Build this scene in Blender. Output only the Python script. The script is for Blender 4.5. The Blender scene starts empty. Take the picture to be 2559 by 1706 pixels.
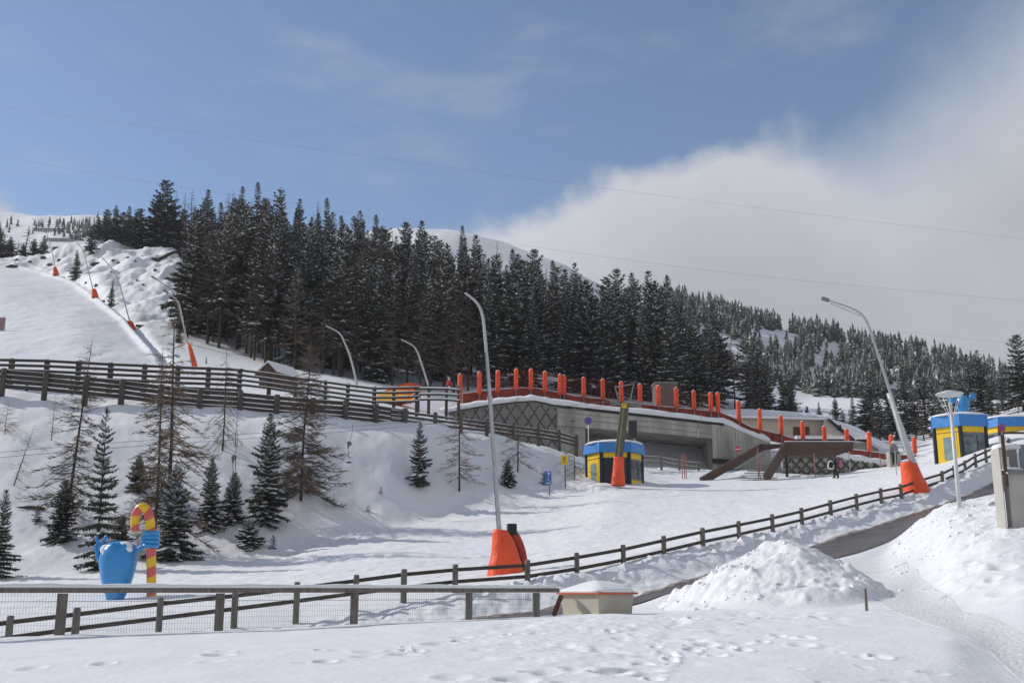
import bpy, bmesh, math, random
import numpy as np
from mathutils import Vector, Matrix
R_ = math.radians
random.seed(7)
S = bpy.context.scene
COL = S.collection

# ---------------------------------------------------------------- camera
PITCH = R_(12.7)
FPX = 2744.0
CX, CY = 1279.5, 853.0
SP, CP = math.sin(PITCH), math.cos(PITCH)
cam_d = bpy.data.cameras.new('camera')
cam_d.sensor_width = 36.0
cam_d.lens = 36.0 * FPX / 2559.0
cam_d.clip_start = 0.2
cam_d.clip_end = 6000
cam = bpy.data.objects.new('camera', cam_d)
COL.objects.link(cam)
cam.rotation_euler = (math.pi / 2 + PITCH, 0, 0)
S.camera = cam


def pix(u, v, y):
    """point at ground distance y on the sight line of photo pixel (u, v)"""
    a, b = (u - CX) / FPX, (CY - v) / FPX
    t = y / (CP - b * SP)
    return Vector((a * t, y, t * (SP + b * CP)))


def vproj(p):
    f = p[1] * CP + p[2] * SP
    up = -p[1] * SP + p[2] * CP
    return CX + FPX * p[0] / f, CY - FPX * up / f


# ---------------------------------------------------------------- materials
def mat(name, col, rough=0.7, var=0.15, vscale=3.0, bump=0.0, bscale=20.0, metal=0.0, spec=0.5, stretch=None, emit=None, col2=None, rand=0.0, bdist=0.02, bdetail=4.0):
    m = bpy.data.materials.new(name)
    m.use_nodes = True
    nt = m.node_tree
    N, L = nt.nodes, nt.links
    bs = N['Principled BSDF']
    bs.inputs['Roughness'].default_value = rough
    bs.inputs['Metallic'].default_value = metal
    bs.inputs['Specular IOR Level'].default_value = spec
    tc = N.new('ShaderNodeTexCoord')
    mp = N.new('ShaderNodeMapping')
    L.new(tc.outputs['Object'], mp.inputs['Vector'])
    if stretch:
        mp.inputs['Scale'].default_value = stretch
    nz = N.new('ShaderNodeTexNoise')
    nz.inputs['Scale'].default_value = vscale
    nz.inputs['Detail'].default_value = 5
    L.new(mp.outputs[0], nz.inputs['Vector'])
    rp = N.new('ShaderNodeValToRGB')
    rp.color_ramp.elements[0].position = 0.3
    rp.color_ramp.elements[1].position = 0.7
    if col2 is None:
        a = tuple(max(0, c * (1 - var)) for c in col)
        b = tuple(min(1, c * (1 + var)) for c in col)
    else:
        a, b = col, col2
    rp.color_ramp.elements[0].color = (*a, 1)
    rp.color_ramp.elements[1].color = (*b, 1)
    L.new(nz.outputs['Fac'], rp.inputs['Fac'])
    out = rp.outputs['Color']
    if rand:
        oi = N.new('ShaderNodeObjectInfo')
        mr = N.new('ShaderNodeMapRange')
        mr.inputs['To Min'].default_value = 1 - rand
        mr.inputs['To Max'].default_value = 1 + rand
        L.new(oi.outputs['Random'], mr.inputs['Value'])
        mx = N.new('ShaderNodeVectorMath')
        mx.operation = 'SCALE'
        L.new(out, mx.inputs[0])
        L.new(mr.outputs[0], mx.inputs['Scale'])
        out = mx.outputs[0]
    L.new(out, bs.inputs['Base Color'])
    if bump:
        n2 = N.new('ShaderNodeTexNoise')
        n2.inputs['Scale'].default_value = bscale
        n2.inputs['Detail'].default_value = bdetail
        L.new(mp.outputs[0], n2.inputs['Vector'])
        bp = N.new('ShaderNodeBump')
        bp.inputs['Strength'].default_value = bump
        bp.inputs['Distance'].default_value = bdist
        L.new(n2.outputs['Fac'], bp.inputs['Height'])
        L.new(bp.outputs[0], bs.inputs['Normal'])
    return m


M = {}
M['snow'] = mat('snow', (0.80, 0.81, 0.83), 0.75, 0.03, 0.8, 0.35, 9, spec=0.25, bdist=0.05, bdetail=6)
M['snowcap'] = mat('settled_snow', (0.82, 0.83, 0.85), 0.8, 0.02, 2, 0.3, 14, spec=0.2)
M['treesnow'] = mat('branch_snow', (0.74, 0.76, 0.79), 0.8, 0.05, 2, spec=0.2)
M['path'] = mat('packed_snow', (0.765, 0.765, 0.77), 0.8, 0.07, 5, 0.8, 13, spec=0.2, bdist=0.05, bdetail=8)
M['road'] = mat('wet_asphalt', (0.062, 0.054, 0.048), 0.42, 0.3, 1.6, 0.3, 40, stretch=(0.35, 1.5, 1), col2=(0.165, 0.135, 0.115))
M['slush'] = mat('brown_slush', (0.20, 0.155, 0.125), 0.6, 0.3, 2.5, 0.8, 10, col2=(0.46, 0.41, 0.37), bdist=0.06)
M['rock'] = mat('dark_rock', (0.035, 0.032, 0.03), 0.85, 0.4, 2, 0.6, 6, col2=(0.09, 0.085, 0.08))
M['needle'] = mat('spruce_needles', (0.020, 0.027, 0.018), 0.65, 0.4, 1.2, rand=0.45, col2=(0.050, 0.056, 0.038))
M['needlebrown'] = mat('olive_needles', (0.032, 0.030, 0.018), 0.65, 0.4, 1.2, rand=0.45, col2=(0.075, 0.068, 0.044))
M['frost'] = mat('frosted_needles', (0.10, 0.112, 0.112), 0.75, 0.3, 1.5, rand=0.25, col2=(0.24, 0.25, 0.26))
M['bark'] = mat('bark', (0.055, 0.042, 0.034), 0.9, 0.35, 6)
M['larch'] = mat('bare_larch_twigs', (0.10, 0.074, 0.054), 0.9, 0.3, 1.5, rand=0.25, col2=(0.19, 0.145, 0.108))
M['wood'] = mat('dark_fence_wood', (0.040, 0.032, 0.028), 0.85, 0.3, 3, 0.4, 30, stretch=(1, 1, 4), col2=(0.085, 0.070, 0.060))
M['greywood'] = mat('weathered_wood', (0.11, 0.10, 0.088), 0.85, 0.3, 4, 0.4, 30, stretch=(3, 3, 0.6), col2=(0.21, 0.19, 0.165))
M['darkpost'] = mat('dark_post_wood', (0.058, 0.055, 0.046), 0.85, 0.3, 4, 0.4, 30, stretch=(3, 3, 0.6), col2=(0.115, 0.108, 0.092))
M['orange'] = mat('orange_tarpaulin', (0.78, 0.090, 0.026), 0.45, 0.16, 2.2, 0.8, 3.5, spec=0.4, bdist=0.10, rand=0.12, stretch=(1, 1, 0.5))
M['redpad'] = mat('dark_red_pad', (0.40, 0.035, 0.02), 0.5, 0.15, 2, 0.2, 6)
M['net'] = mat('red_orange_net', (0.24, 0.042, 0.022), 0.8, 0.4, 1.2)
M['netdark'] = mat('dark_red_cord', (0.14, 0.02, 0.016), 0.8, 0.1)
M['galv'] = mat('galvanised_steel', (0.50, 0.51, 0.52), 0.35, 0.12, 3, metal=0.65)
M['whitemetal'] = mat('pale_painted_metal', (0.60, 0.61, 0.62), 0.45, 0.06)
M['greymetal'] = mat('grey_metal', (0.20, 0.20, 0.20), 0.5, 0.15)
M['black'] = mat('black_plastic', (0.012, 0.012, 0.013), 0.5, 0.1)
M['concrete'] = mat('concrete', (0.40, 0.385, 0.345), 0.85, 0.30, 1.1, 0.25, 12, stretch=(1, 1, 0.16))
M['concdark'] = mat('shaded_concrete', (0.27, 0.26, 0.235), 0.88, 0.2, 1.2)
M['asphaltedge'] = mat('bitumen_edge', (0.02, 0.02, 0.02), 0.8, 0.1)
M['lattice'] = mat('lattice_concrete', (0.085, 0.08, 0.072), 0.9, 0.2, 2)
M['rubble'] = mat('rubble_fill', (0.30, 0.29, 0.27), 0.9, 0.4, 5, 0.6, 8, col2=(0.55, 0.53, 0.50))
M['brownsteel'] = mat('brown_cladding', (0.085, 0.045, 0.033), 0.6, 0.2, 2)
M['blueroof'] = mat('blue_fascia', (0.045, 0.235, 0.60), 0.4, 0.06)
M['yellow'] = mat('yellow_panel', (0.80, 0.53, 0.015), 0.45, 0.07)
M['navy'] = mat('navy_frame', (0.010, 0.016, 0.035), 0.45, 0.1)
M['glass'] = mat('dark_glass', (0.03, 0.04, 0.048), 0.07, 0.5, 1.6, col2=(0.24, 0.29, 0.31))  # pale noise blotches put window reflections into the pane colour
M['paleglass'] = mat('pale_glass', (0.22, 0.30, 0.31), 0.12, 0.2, 2.0)
M['beige'] = mat('beige_render', (0.60, 0.53, 0.42), 0.85, 0.06, 1.5)
M['boxbeige'] = mat('beige_plastic', (0.43, 0.40, 0.325), 0.6, 0.06, 3)
M['wallbeige'] = mat('stucco', (0.46, 0.44, 0.41), 0.9, 0.07, 2, 0.15, 60)
M['rim'] = mat('orange_rim', (0.50, 0.12, 0.05), 0.5, 0.1)
M['redwood'] = mat('red_brown_wood', (0.13, 0.05, 0.035), 0.8, 0.2)
M['shedwood'] = mat('brown_boards', (0.10, 0.070, 0.048), 0.85, 0.3, 3, stretch=(1, 1, 6))
M['statue'] = mat('glossy_blue_paint', (0.035, 0.27, 0.62), 0.28, 0.05, spec=0.5)
M['pink'] = mat('pink_paint', (0.66, 0.125, 0.11), 0.35, 0.08)
M['caneyellow'] = mat('yellow_paint', (0.82, 0.52, 0.02), 0.35, 0.06)
M['olive'] = mat('olive_paint', (0.095, 0.088, 0.05), 0.5, 0.15, 2)
M['olivelight'] = mat('pale_olive_paint', (0.20, 0.19, 0.13), 0.5, 0.1, 2)
M['signblue'] = mat('sign_blue', (0.03, 0.13, 0.42), 0.45, 0.06)
M['signred'] = mat('sign_red', (0.60, 0.03, 0.04), 0.45, 0.06)
M['signwhite'] = mat('sign_white', (0.78, 0.78, 0.78), 0.5, 0.04)
M['signyellow'] = mat('sign_yellow', (0.75, 0.50, 0.02), 0.5, 0.06)
M['violet'] = mat('sign_violet', (0.28, 0.05, 0.33), 0.5, 0.06)
M['dullpink'] = mat('faded_red', (0.42, 0.14, 0.13), 0.6, 0.1)
M['skin'] = mat('skin', (0.45, 0.27, 0.20), 0.6, 0.05)
M['hair'] = mat('hair', (0.03, 0.02, 0.015), 0.7, 0.2)
for nme, c in (('clothblack', (0.015, 0.015, 0.018)), ('clothgrey', (0.23, 0.22, 0.26)), ('clothred', (0.5, 0.03, 0.03)),
               ('clothblue', (0.03, 0.10, 0.28)), ('clothwhite', (0.68, 0.68, 0.68)), ('clothpink', (0.5, 0.12, 0.2))):
    M[nme] = mat(nme.replace('cloth', 'cloth_'), c, 0.8, 0.15, 5)


# ---------------------------------------------------------------- mesh helpers
class MB:
    def __init__(s):
        s.v, s.f, s.m = [], [], []

    def add(s, vs, fs, mi=0):
        o = len(s.v)
        s.v.extend([tuple(x) for x in vs])
        for f in fs:
            s.f.append(tuple(i + o for i in f))
            s.m.append(mi)
        return s

    def poly(s, pts, mi=0):
        return s.add(pts, [tuple(range(len(pts)))], mi)

    def box(s, c, size, rz=0.0, mi=0, taper=1.0):
        x, y, z = [k / 2 for k in size]
        ca, sa = math.cos(rz), math.sin(rz)
        vs = []
        for dz in (-z, z):
            k = taper if dz > 0 else 1.0
            for dx, dy in ((-x, -y), (x, -y), (x, y), (-x, y)):
                dx, dy = dx * k, dy * k
                vs.append((c[0] + dx * ca - dy * sa, c[1] + dx * sa + dy * ca, c[2] + dz))
        return s.add(vs, [(3, 2, 1, 0), (4, 5, 6, 7), (0, 1, 5, 4), (1, 2, 6, 5), (2, 3, 7, 6), (3, 0, 4, 7)], mi)

    def beam(s, p, q, w, h, mi=0, up=(0, 0, 1)):
        p, q = Vector(p), Vector(q)
        d = (q - p).normalized()
        sd = d.cross(Vector(up))
        if sd.length < 1e-4:
            sd = Vector((1, 0, 0))
        sd.normalize()
        u = sd.cross(d).normalized()
        vs = []
        for e in (p, q):
            for a, b in ((-1, -1), (1, -1), (1, 1), (-1, 1)):
                vs.append(e + sd * (a * w / 2) + u * (b * h / 2))
        return s.add(vs, [(3, 2, 1, 0), (4, 5, 6, 7), (0, 1, 5, 4), (1, 2, 6, 5), (2, 3, 7, 6), (3, 0, 4, 7)], mi)

    def tube(s, pts, rad, seg=8, mi=0, cap=True, mfun=None):
        pts = [Vector(p) for p in pts]
        n = len(pts)
        if not hasattr(rad, '__len__'):
            rad = [rad] * n
        prev = None
        o = len(s.v)
        for i, p in enumerate(pts):
            d = (pts[min(i + 1, n - 1)] - pts[max(i - 1, 0)])
            d = d.normalized() if d.length > 1e-9 else Vector((0, 0, 1))
            ref = prev if prev is not None else (Vector((0, 1, 0)) if abs(d.y) < 0.9 else Vector((1, 0, 0)))
            a = (ref - d * ref.dot(d))
            a = a.normalized() if a.length > 1e-6 else d.orthogonal().normalized()
            prev = a
            b = d.cross(a)
            for k in range(seg):
                t = 2 * math.pi * k / seg
                s.v.append(tuple(p + (a * math.cos(t) + b * math.sin(t)) * rad[i]))
        for i in range(n - 1):
            for k in range(seg):
                k2 = (k + 1) % seg
                s.f.append((o + i * seg + k, o + i * seg + k2, o + (i + 1) * seg + k2, o + (i + 1) * seg + k))
                s.m.append(mfun(i, k) if mfun else mi)
        if cap and seg > 2:
            s.f.append(tuple(o + k for k in range(seg))[::-1])
            s.m.append(mfun(0, 0) if mfun else mi)
            s.f.append(tuple(o + (n - 1) * seg + k for k in range(seg)))
            s.m.append(mfun(n - 2, 0) if mfun else mi)
        return s

    def lathe(s, c, prof, seg=24, mi=0, sx=1.0, sy=1.0, rot=0.0):
        o = len(s.v)
        for r, z in prof:
            for k in range(seg):
                t = 2 * math.pi * k / seg + rot
                s.v.append((c[0] + r * sx * math.cos(t), c[1] + r * sy * math.sin(t), c[2] + z))
        for i in range(len(prof) - 1):
            for k in range(seg):
                k2 = (k + 1) % seg
                s.f.append((o + i * seg + k, o + i * seg + k2, o + (i + 1) * seg + k2, o + (i + 1) * seg + k))
                s.m.append(mi)
        s.f.append(tuple(o + k for k in range(seg))[::-1])
        s.f.append(tuple(o + (len(prof) - 1) * seg + k for k in range(seg)))
        s.m += [mi, mi]
        return s

    def prism(s, pts, vec, mi=0):
        n = len(pts)
        vec = Vector(vec)
        vs = [Vector(p) for p in pts] + [Vector(p) + vec for p in pts]
        fs = [tuple(range(n))[::-1], tuple(range(n, 2 * n))]
        for i in range(n):
            j = (i + 1) % n
            fs.append((i, j, n + j, n + i))
        return s.add(vs, fs, mi)

    def ball(s, c, r, seg=12, rings=8, mi=0, sx=1, sy=1, sz=1):
        prof = []
        for i in range(rings + 1):
            t = -math.pi / 2 + math.pi * i / rings
            prof.append((max(1e-4, r * math.cos(t)), r * math.sin(t) * sz))
        return s.lathe(c, prof, seg, mi, sx, sy)

    def build(s, name, mats, parent=None, origin=None, smooth=False, bevel=0.0):
        if not isinstance(mats, (list, tuple)):
            mats = [mats]
        me = bpy.data.meshes.new(name)
        if origin is None and parent is not None:
            origin = tuple(parent.location)
        vs = s.v
        if origin is not None:
            ox, oy, oz = origin
            vs = [(x - ox, y - oy, z - oz) for x, y, z in s.v]
        me.from_pydata(vs, [], s.f)
        for k in mats:
            me.materials.append(M[k] if isinstance(k, str) else k)
        me.polygons.foreach_set('material_index', s.m)
        if smooth:
            me.polygons.foreach_set('use_smooth', [True] * len(s.f))
        me.update()
        o = bpy.data.objects.new(name, me)
        COL.objects.link(o)
        if parent is not None:
            o.parent = parent
        elif origin is not None:
            o.location = origin
        if bevel:
            bv = o.modifiers.new('bevel', 'BEVEL')
            bv.width = bevel
            bv.segments = 2
            bv.limit_method = 'ANGLE'
        return o


def tag(o, label=None, cat=None, group=None, kind=None):
    if label:
        o['label'] = label
    if cat:
        o['category'] = cat
    if group:
        o['group'] = group
    if kind:
        o['kind'] = kind
    return o


def thing(name, label, cat, loc=(0, 0, 0), group=None):
    o = bpy.data.objects.new(name, None)
    o.empty_display_size = 0.3
    COL.objects.link(o)
    o.location = loc
    return tag(o, label, cat, group)


def copy_tree(o):
    c = o.copy()
    COL.objects.link(c)
    for ch in o.children:
        k = ch.copy()
        COL.objects.link(k)
        k.parent = c
        for g in ch.children:
            q = g.copy()
            COL.objects.link(q)
            q.parent = k
    return c


ORD = ['first', 'second', 'third', 'fourth', 'fifth', 'sixth', 'seventh', 'eighth', 'ninth', 'tenth', 'eleventh', 'twelfth', 'thirteenth',
       'fourteenth', 'fifteenth', 'sixteenth', 'seventeenth', 'eighteenth', 'nineteenth', 'twentieth', 'twenty-first', 'twenty-second',
       'twenty-third', 'twenty-fourth', 'twenty-fifth', 'twenty-sixth', 'twenty-seventh', 'twenty-eighth', 'twenty-ninth', 'thirtieth',
       'thirty-first', 'thirty-second', 'thirty-third', 'thirty-fourth', 'thirty-fifth']


# ---------------------------------------------------------------- noise
def vnoise(x, y, seed=0):
    xi, yi = np.floor(x).astype(np.int64), np.floor(y).astype(np.int64)
    fx, fy = x - xi, y - yi
    fx, fy = fx * fx * fx * (fx * (fx * 6 - 15) + 10), fy * fy * fy * (fy * (fy * 6 - 15) + 10)

    def h(a, b):
        n = (a * 374761393 + b * 668265263 + seed * 974711) & 0xFFFFFFFF
        n = ((n ^ (n >> 13)) * 1274126177) & 0xFFFFFFFF
        n = n ^ (n >> 16)
        return (n & 0xFFFF) / 65535.0
    a, b, c, d = h(xi, yi), h(xi + 1, yi), h(xi, yi + 1), h(xi + 1, yi + 1)
    return (a * (1 - fx) + b * fx) * (1 - fy) + (c * (1 - fx) + d * fx) * fy - 0.5


def fbm(x, y, seed=0, oct=4, gain=0.5):
    s, a = 0, 1.0
    for i in range(oct):
        s = s + a * vnoise(x * 2 ** i + 17.3 * i, y * 2 ** i - 9.1 * i, seed + i)
        a *= gain
    return s


# ---------------------------------------------------------------- terrain
# every line: (photo column, distance, value); value > 300 is a photo row, else a height
LINES = [
    [(0, 3, -1.5), (2559, 3, -1.6)],
    [(0, 14, -1.10), (1280, 14, -1.12), (2000, 14, -1.15), (2350, 14, -1.32), (2559, 14, -1.48)],
    [(0, 18.5, -0.96), (700, 18.8, -0.94), (1400, 19, -0.90), (2000, 19, -0.88), (2380, 18.5, -0.88), (2440, 18.5, -0.98), (2500, 18.5, -1.07), (2559, 18.6, -1.06)],
    [(0, 21.3, 1592), (156, 21.8, 1587), (350, 22.6, 1580), (550, 23.4, 1573), (700, 24.2, 1567), (886, 25.2, 1560), (1170, 26.6, 1547), (1340, 27.3, 1539),
     (1400, 27.6, 1534), (1487, 27.6, 1530), (1610, 27.5, 1531), (1750, 27.5, 1527), (1900, 27, 1525), (2060, 26, 1523), (2165, 25.5, 1525), (2300, 25, -.5), (2400, 24.9, -.5), (2480, 25, -.25), (2559, 25, 0.0)],
    [(0, 23.2, -1.6), (400, 24.8, -1.5), (700, 26.2, -1.35), (1000, 27.8, -1.1), (1200, 28.9, -0.95), (1400, 29.9, -.70), (1594, 30, -.58), (1750, 30, -.5), (1900, 29.7, -.35),
     (2060, 29.2, -.22), (2165, 28.4, -.18), (2300, 31, .05), (2350, 30, .2), (2400, 29, .45), (2480, 30, 1.05), (2559, 31, 1.4)],
    [(0, 24.0, -1.74), (400, 25.5, -1.66), (700, 26.9, -1.5), (1000, 28.4, -1.2), (1200, 29.6, -.97), (1400, 31, -.74), (1594, 33, -.47), (1672, 34.5, -.12), (1800, 36.5, .1), (2040, 40, .84),
     (2141, 41.5, .97), (2215, 43.5, 1.25), (2250, 45, 1.9), (2307, 47, 1294), (2360, 46.5, 1264), (2394, 45, 1262), (2461, 43, 1264), (2492, 41, 1256), (2559, 38, 1252)],
    [(0, 24.6, -1.75), (400, 26.2, -1.7), (700, 27.5, -1.55), (1000, 29, -1.25), (1200, 30.2, -1.0), (1400, 31.7, -.76), (1594, 33.6, -.47), (1672, 35.1, 1483), (1800, 37.5, .18), (2040, 42, 1407),
     (2141, 43.5, 1384), (2231, 46, 1352), (2307, 50.5, 3.2), (2394, 54.5, 4.15), (2490, 60, 5.1), (2559, 63, 5.65)],
    [(0, 27.2, -1.75), (400, 28.4, -1.65), (700, 30, -1.45), (1000, 31.5, -1.15), (1200, 33, -.85), (1400, 35, -.58), (1594, 37, 1493), (1684, 38.5, 1462), (1850, 41.5, 1421), (1991, 45.5, 1381),
     (2068, 47.5, 1352), (2181, 51, 1318), (2321, 56, 1273), (2433, 61, 1234), (2490, 65, 1205), (2559, 69, 1180)],
    [(27, 29, 1592), (193, 29.8, 1583), (402, 31, 1574), (589, 32, 1557), (743, 33, 1546), (891, 34, 1517), (1010, 34.7, 1494), (1138, 35.5, 1468), (1318, 37, 1440), (1441, 38.6, 1424),
     (1557, 40.2, 1396), (1658, 42, 1374), (1755, 44, 1357), (1845, 46, 1340), (1929, 48, 1321), (2002, 50, 1303), (2074, 52.2, 1285), (2139, 54.4, 1266), (2200, 56.3, 1250), (2250, 58, 1238),
     (2298, 60, 1220), (2353, 62, 1199), (2417, 65, 1172), (2480, 67.5, 1148), (2559, 72, 1110)],
    [(0, 37, 1515), (300, 39.5, 1499), (700, 40, 1470), (1000, 40.5, 1450), (1260, 41.5, 1434), (1600, 45.5, 1375), (1850, 51, 1320), (2000, 55, 1282), (2200, 62, 1222), (2300, 66, 1190), (2480, 74, 1125), (2559, 79, 1090)],
    [(0, 50, 1452), (248, 52, 1425), (403, 54, 1406), (720, 57, 1387), (959, 62, 1328), (1145, 68, 1285), (1400, 74, 1239), (1530, 77, 1212), (1750, 82, 1200), (1900, 84, 1195), (2060, 86, 1190), (2200, 88, 1172),
     (2300, 88, 1158), (2400, 87, 1140), (2480, 90, 1085), (2559, 93, 1060)],
    [(0, 70, 990), (150, 70.5, 1002), (400, 72, 1014), (700, 73, 1022), (900, 75, 1045), (1090, 78, 1066), (1250, 82, 1100), (1400, 86, 1130), (1500, 88, 1165), (1640, 92, 1172), (1800, 93, 1180), (2060, 94, 1184), (2200, 95, 1165),
     (2300, 96, 1145), (2480, 100, 1075), (2559, 105, 1050)],
    [(0, 80, 930), (200, 82, 940), (400, 84, 950), (650, 86, 962), (830, 88, 978), (1000, 90, 1008), (1130, 92, 1040), (1250, 93, 1095), (1400, 93.5, 1130), (1640, 94.5, 1172), (1800, 95, 1180), (2060, 95.5, 1184), (2200, 97, 1165),
     (2300, 98, 1140), (2480, 103, 1065), (2559, 108, 1040)],
    [(0, 101, 23.6), (200, 101, 23.4), (400, 101, 885), (650, 101, 922), (830, 101, 945), (1000, 101, 978), (1130, 102, 1000), (1300, 103, 990), (1500, 104, 1015), (1700, 104, 1040), (1850, 104, 1085), (2000, 104, 1112), (2150, 105, 1130),
     (2300, 106, 1125), (2480, 110, 1058), (2559, 113, 1035)],
    [(0, 114, 28.4), (200, 114, 28.1), (400, 114, 845), (470, 114, 858), (600, 114, 885), (700, 114, 905), (900, 114, 938), (1100, 114, 960), (1300, 114, 965), (1500, 114, 985), (1700, 114, 1010), (1850, 116, 1050), (2000, 118, 1082), (2150, 118, 1105),
     (2300, 118, 1098), (2480, 120, 1045), (2559, 122, 1022)],
    [(0, 150, 42), (200, 150, 742), (330, 150, 748), (470, 150, 748), (700, 150, 792), (1000, 150, 850), (1300, 150, 905), (1700, 150, 970), (2000, 150, 1045), (2150, 150, 1080), (2300, 150, 1078), (2480, 150, 1030), (2559, 150, 1010)],
    [(0, 186, 670), (100, 186, 676), (200, 187, 668), (330, 187, 655), (470, 187, 655), (700, 188, 694), (1000, 188, 764), (1300, 188, 832), (1700, 188, 940), (2000, 190, 1030), (2300, 190, 1062), (2559, 190, 1008)],
    [(0, 200, 644), (110, 200, 641), (180, 199, 630), (230, 199, 628), (350, 199, 634), (470, 199, 640), (700, 200, 682), (1000, 200, 748), (1300, 200, 818), (1700, 200, 932), (2000, 200, 1020), (2559, 200, 1004)],
    [(0, 240, 60), (470, 240, 61), (700, 240, 652), (1000, 240, 715), (1300, 240, 790), (1700, 240, 915), (2000, 240, 1000), (2559, 240, 1000)],
    [(0, 320, 84), (250, 320, 84), (470, 320, 85), (700, 320, 87), (1000, 320, 85), (1300, 320, 80), (1600, 320, 900), (1850, 320, 940), (2100, 320, 970), (2300, 320, 1000), (2559, 320, 1010)],
    [(0, 450, 646), (250, 450, 640), (470, 450, 130), (1000, 450, 126), (1300, 450, 122), (1500, 450, 805), (1700, 450, 780), (1800, 445, 802), (1961, 440, 836), (2090, 435, 866), (2187, 430, 892), (2316, 420, 920), (2413, 420, 952), (2559, 420, 995)],
    [(0, 620, 600), (250, 620, 600), (700, 620, 625), (1000, 620, 655), (1200, 620, 690), (1400, 620, 770), (1520, 620, 120), (1700, 620, 112), (2000, 620, 92), (2559, 620, 70)],
    [(0, 1000, 588), (90, 1000, 594), (122, 1000, 604), (150, 1000, 593), (260, 1000, 590), (350, 1000, 600), (500, 1000, 640), (800, 1000, 640), (930, 1000, 630), (1000, 1000, 616), (1140, 1000, 622), (1250, 1000, 645), (1400, 1000, 694), (1520, 1000, 742), (1700, 1000, 800), (2000, 1000, 900), (2559, 1000, 1000)],
    [(0, 1400, 180), (1000, 1400, 180), (2559, 1400, 60)],
]
NC = 860
CG = np.linspace(-0.63, 0.63, NC)
YR = np.concatenate([np.arange(3, 13, 0.3), np.arange(13, 30, 0.06), np.arange(30, 60, 0.12), np.arange(60, 112, 0.25), np.arange(112, 215, 0.6),
                     np.arange(215, 450, 3.0), np.arange(450, 1401, 14.0)])


def smooth_cols(a, n):
    k = np.exp(-0.5 * (np.arange(-3 * n, 3 * n + 1) / n) ** 2)
    k /= k.sum()
    p = np.pad(a, 3 * n, mode='edge')
    return np.convolve(p, k, mode='valid')


LY, LZ = [], []
for ln in LINES:
    cs, ys, zs = [], [], []
    for u, y, w in ln:
        if w > 300:
            p = pix(u, w, y)
            z = p.z
        else:
            z = w
        t = y * CP + z * SP
        cs.append((u - CX) / FPX * t / y)
        ys.append(y)
        zs.append(z)
    LY.append(smooth_cols(np.interp(CG, cs, ys), 5))
    LZ.append(smooth_cols(np.interp(CG, cs, zs), 5))
LY, LZ = np.array(LY), np.array(LZ)
for k in range(1, len(LY)):
    LY[k] = np.maximum(LY[k], LY[k - 1] + 0.25)
hh = np.diff(LY, axis=0)
dd = np.diff(LZ, axis=0) / hh
MM = np.zeros_like(LZ)
MM[0], MM[-1] = dd[0], dd[-1]
w1, w2 = 2 * hh[1:] + hh[:-1], hh[1:] + 2 * hh[:-1]
with np.errstate(divide='ignore', invalid='ignore'):
    hm = (w1 + w2) / (w1 / dd[:-1] + w2 / dd[1:])
MM[1:-1] = np.where(dd[:-1] * dd[1:] > 0, hm, 0)
HT = np.zeros((len(YR), NC))
KT = np.zeros((len(YR), NC))
for j in range(NC):
    i = np.clip(np.searchsorted(LY[:, j], YR) - 1, 0, len(LY) - 2)
    t = np.clip((YR - LY[i, j]) / hh[i, j], 0, 1)
    h = hh[i, j]
    HT[:, j] = ((2 * t ** 3 - 3 * t ** 2 + 1) * LZ[i, j] + (t ** 3 - 2 * t ** 2 + t) * h * MM[i, j] + (-2 * t ** 3 + 3 * t ** 2) * LZ[i + 1, j] + (t ** 3 - t ** 2) * h * MM[i + 1, j])
    KT[:, j] = i + t
YY = np.repeat(YR[:, None], NC, 1)
XX = CG[None, :] * YY
UU = CX + FPX * XX / (YY * CP + HT * SP)


def bandf(xs, ys):
    return np.interp(KT, xs, ys)


def sstep(a, b, x):
    t = np.clip((x - a) / (b - a), 0, 1)
    return t * t * (3 - 2 * t)


# packed snow path between the road and the lower right corner
PL = [(14, 2600, 1700), (16.5, 2545, 1672), (18.5, 2478, 1640), (20.5, 2390, 1602), (22.7, 2300, 1560), (25.5, 2225, 1524), (28.4, 2166, 1488), (33, 2110, 1450), (38, 2062, 1422), (42, 2035, 1408)]
PR = [(14, 2760, 1690), (18, 2640, 1625), (20.8, 2559, 1590), (24.9, 2410, 1530), (30, 2330, 1470), (36, 2280, 1430), (42, 2236, 1398)]


def edge_c(tab):
    ys, cs = [], []
    for y, u, v in tab:
        p = pix(u, v, y)
        ys.append(y)
        cs.append(p.x / y)
    return np.array(ys), np.array(cs)


ply, plc = edge_c(PL)
pry, prc = edge_c(PR)
cl, cr = np.interp(YY, ply, plc), np.interp(YY, pry, prc)
CCg = CG[None, :] + 0 * YY
path_m = sstep(-0.006, 0.010, CCg - cl) * sstep(-0.006, 0.012, cr - CCg) * sstep(43.5, 42, YY)
road_m = bandf([5.75, 6, 7, 7.12], [0, 1, 1, 0])

# mound of cleared snow in front of the road
pk = pix(1938, 1364, 30.8)
dx, dy = (XX - pk.x), (YY - pk.y)
rr = np.sqrt((dx / np.where(dx < 0, 3.25, 2.75)) ** 2 + (dy / np.where(dy < 0, 4.2, 3.0)) ** 2)
mound = 1.50 * np.clip(1 - rr ** 1.35, 0, 1) ** 1.05
mound_m = sstep(0.02, 0.3, mound)
HT += mound
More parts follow.
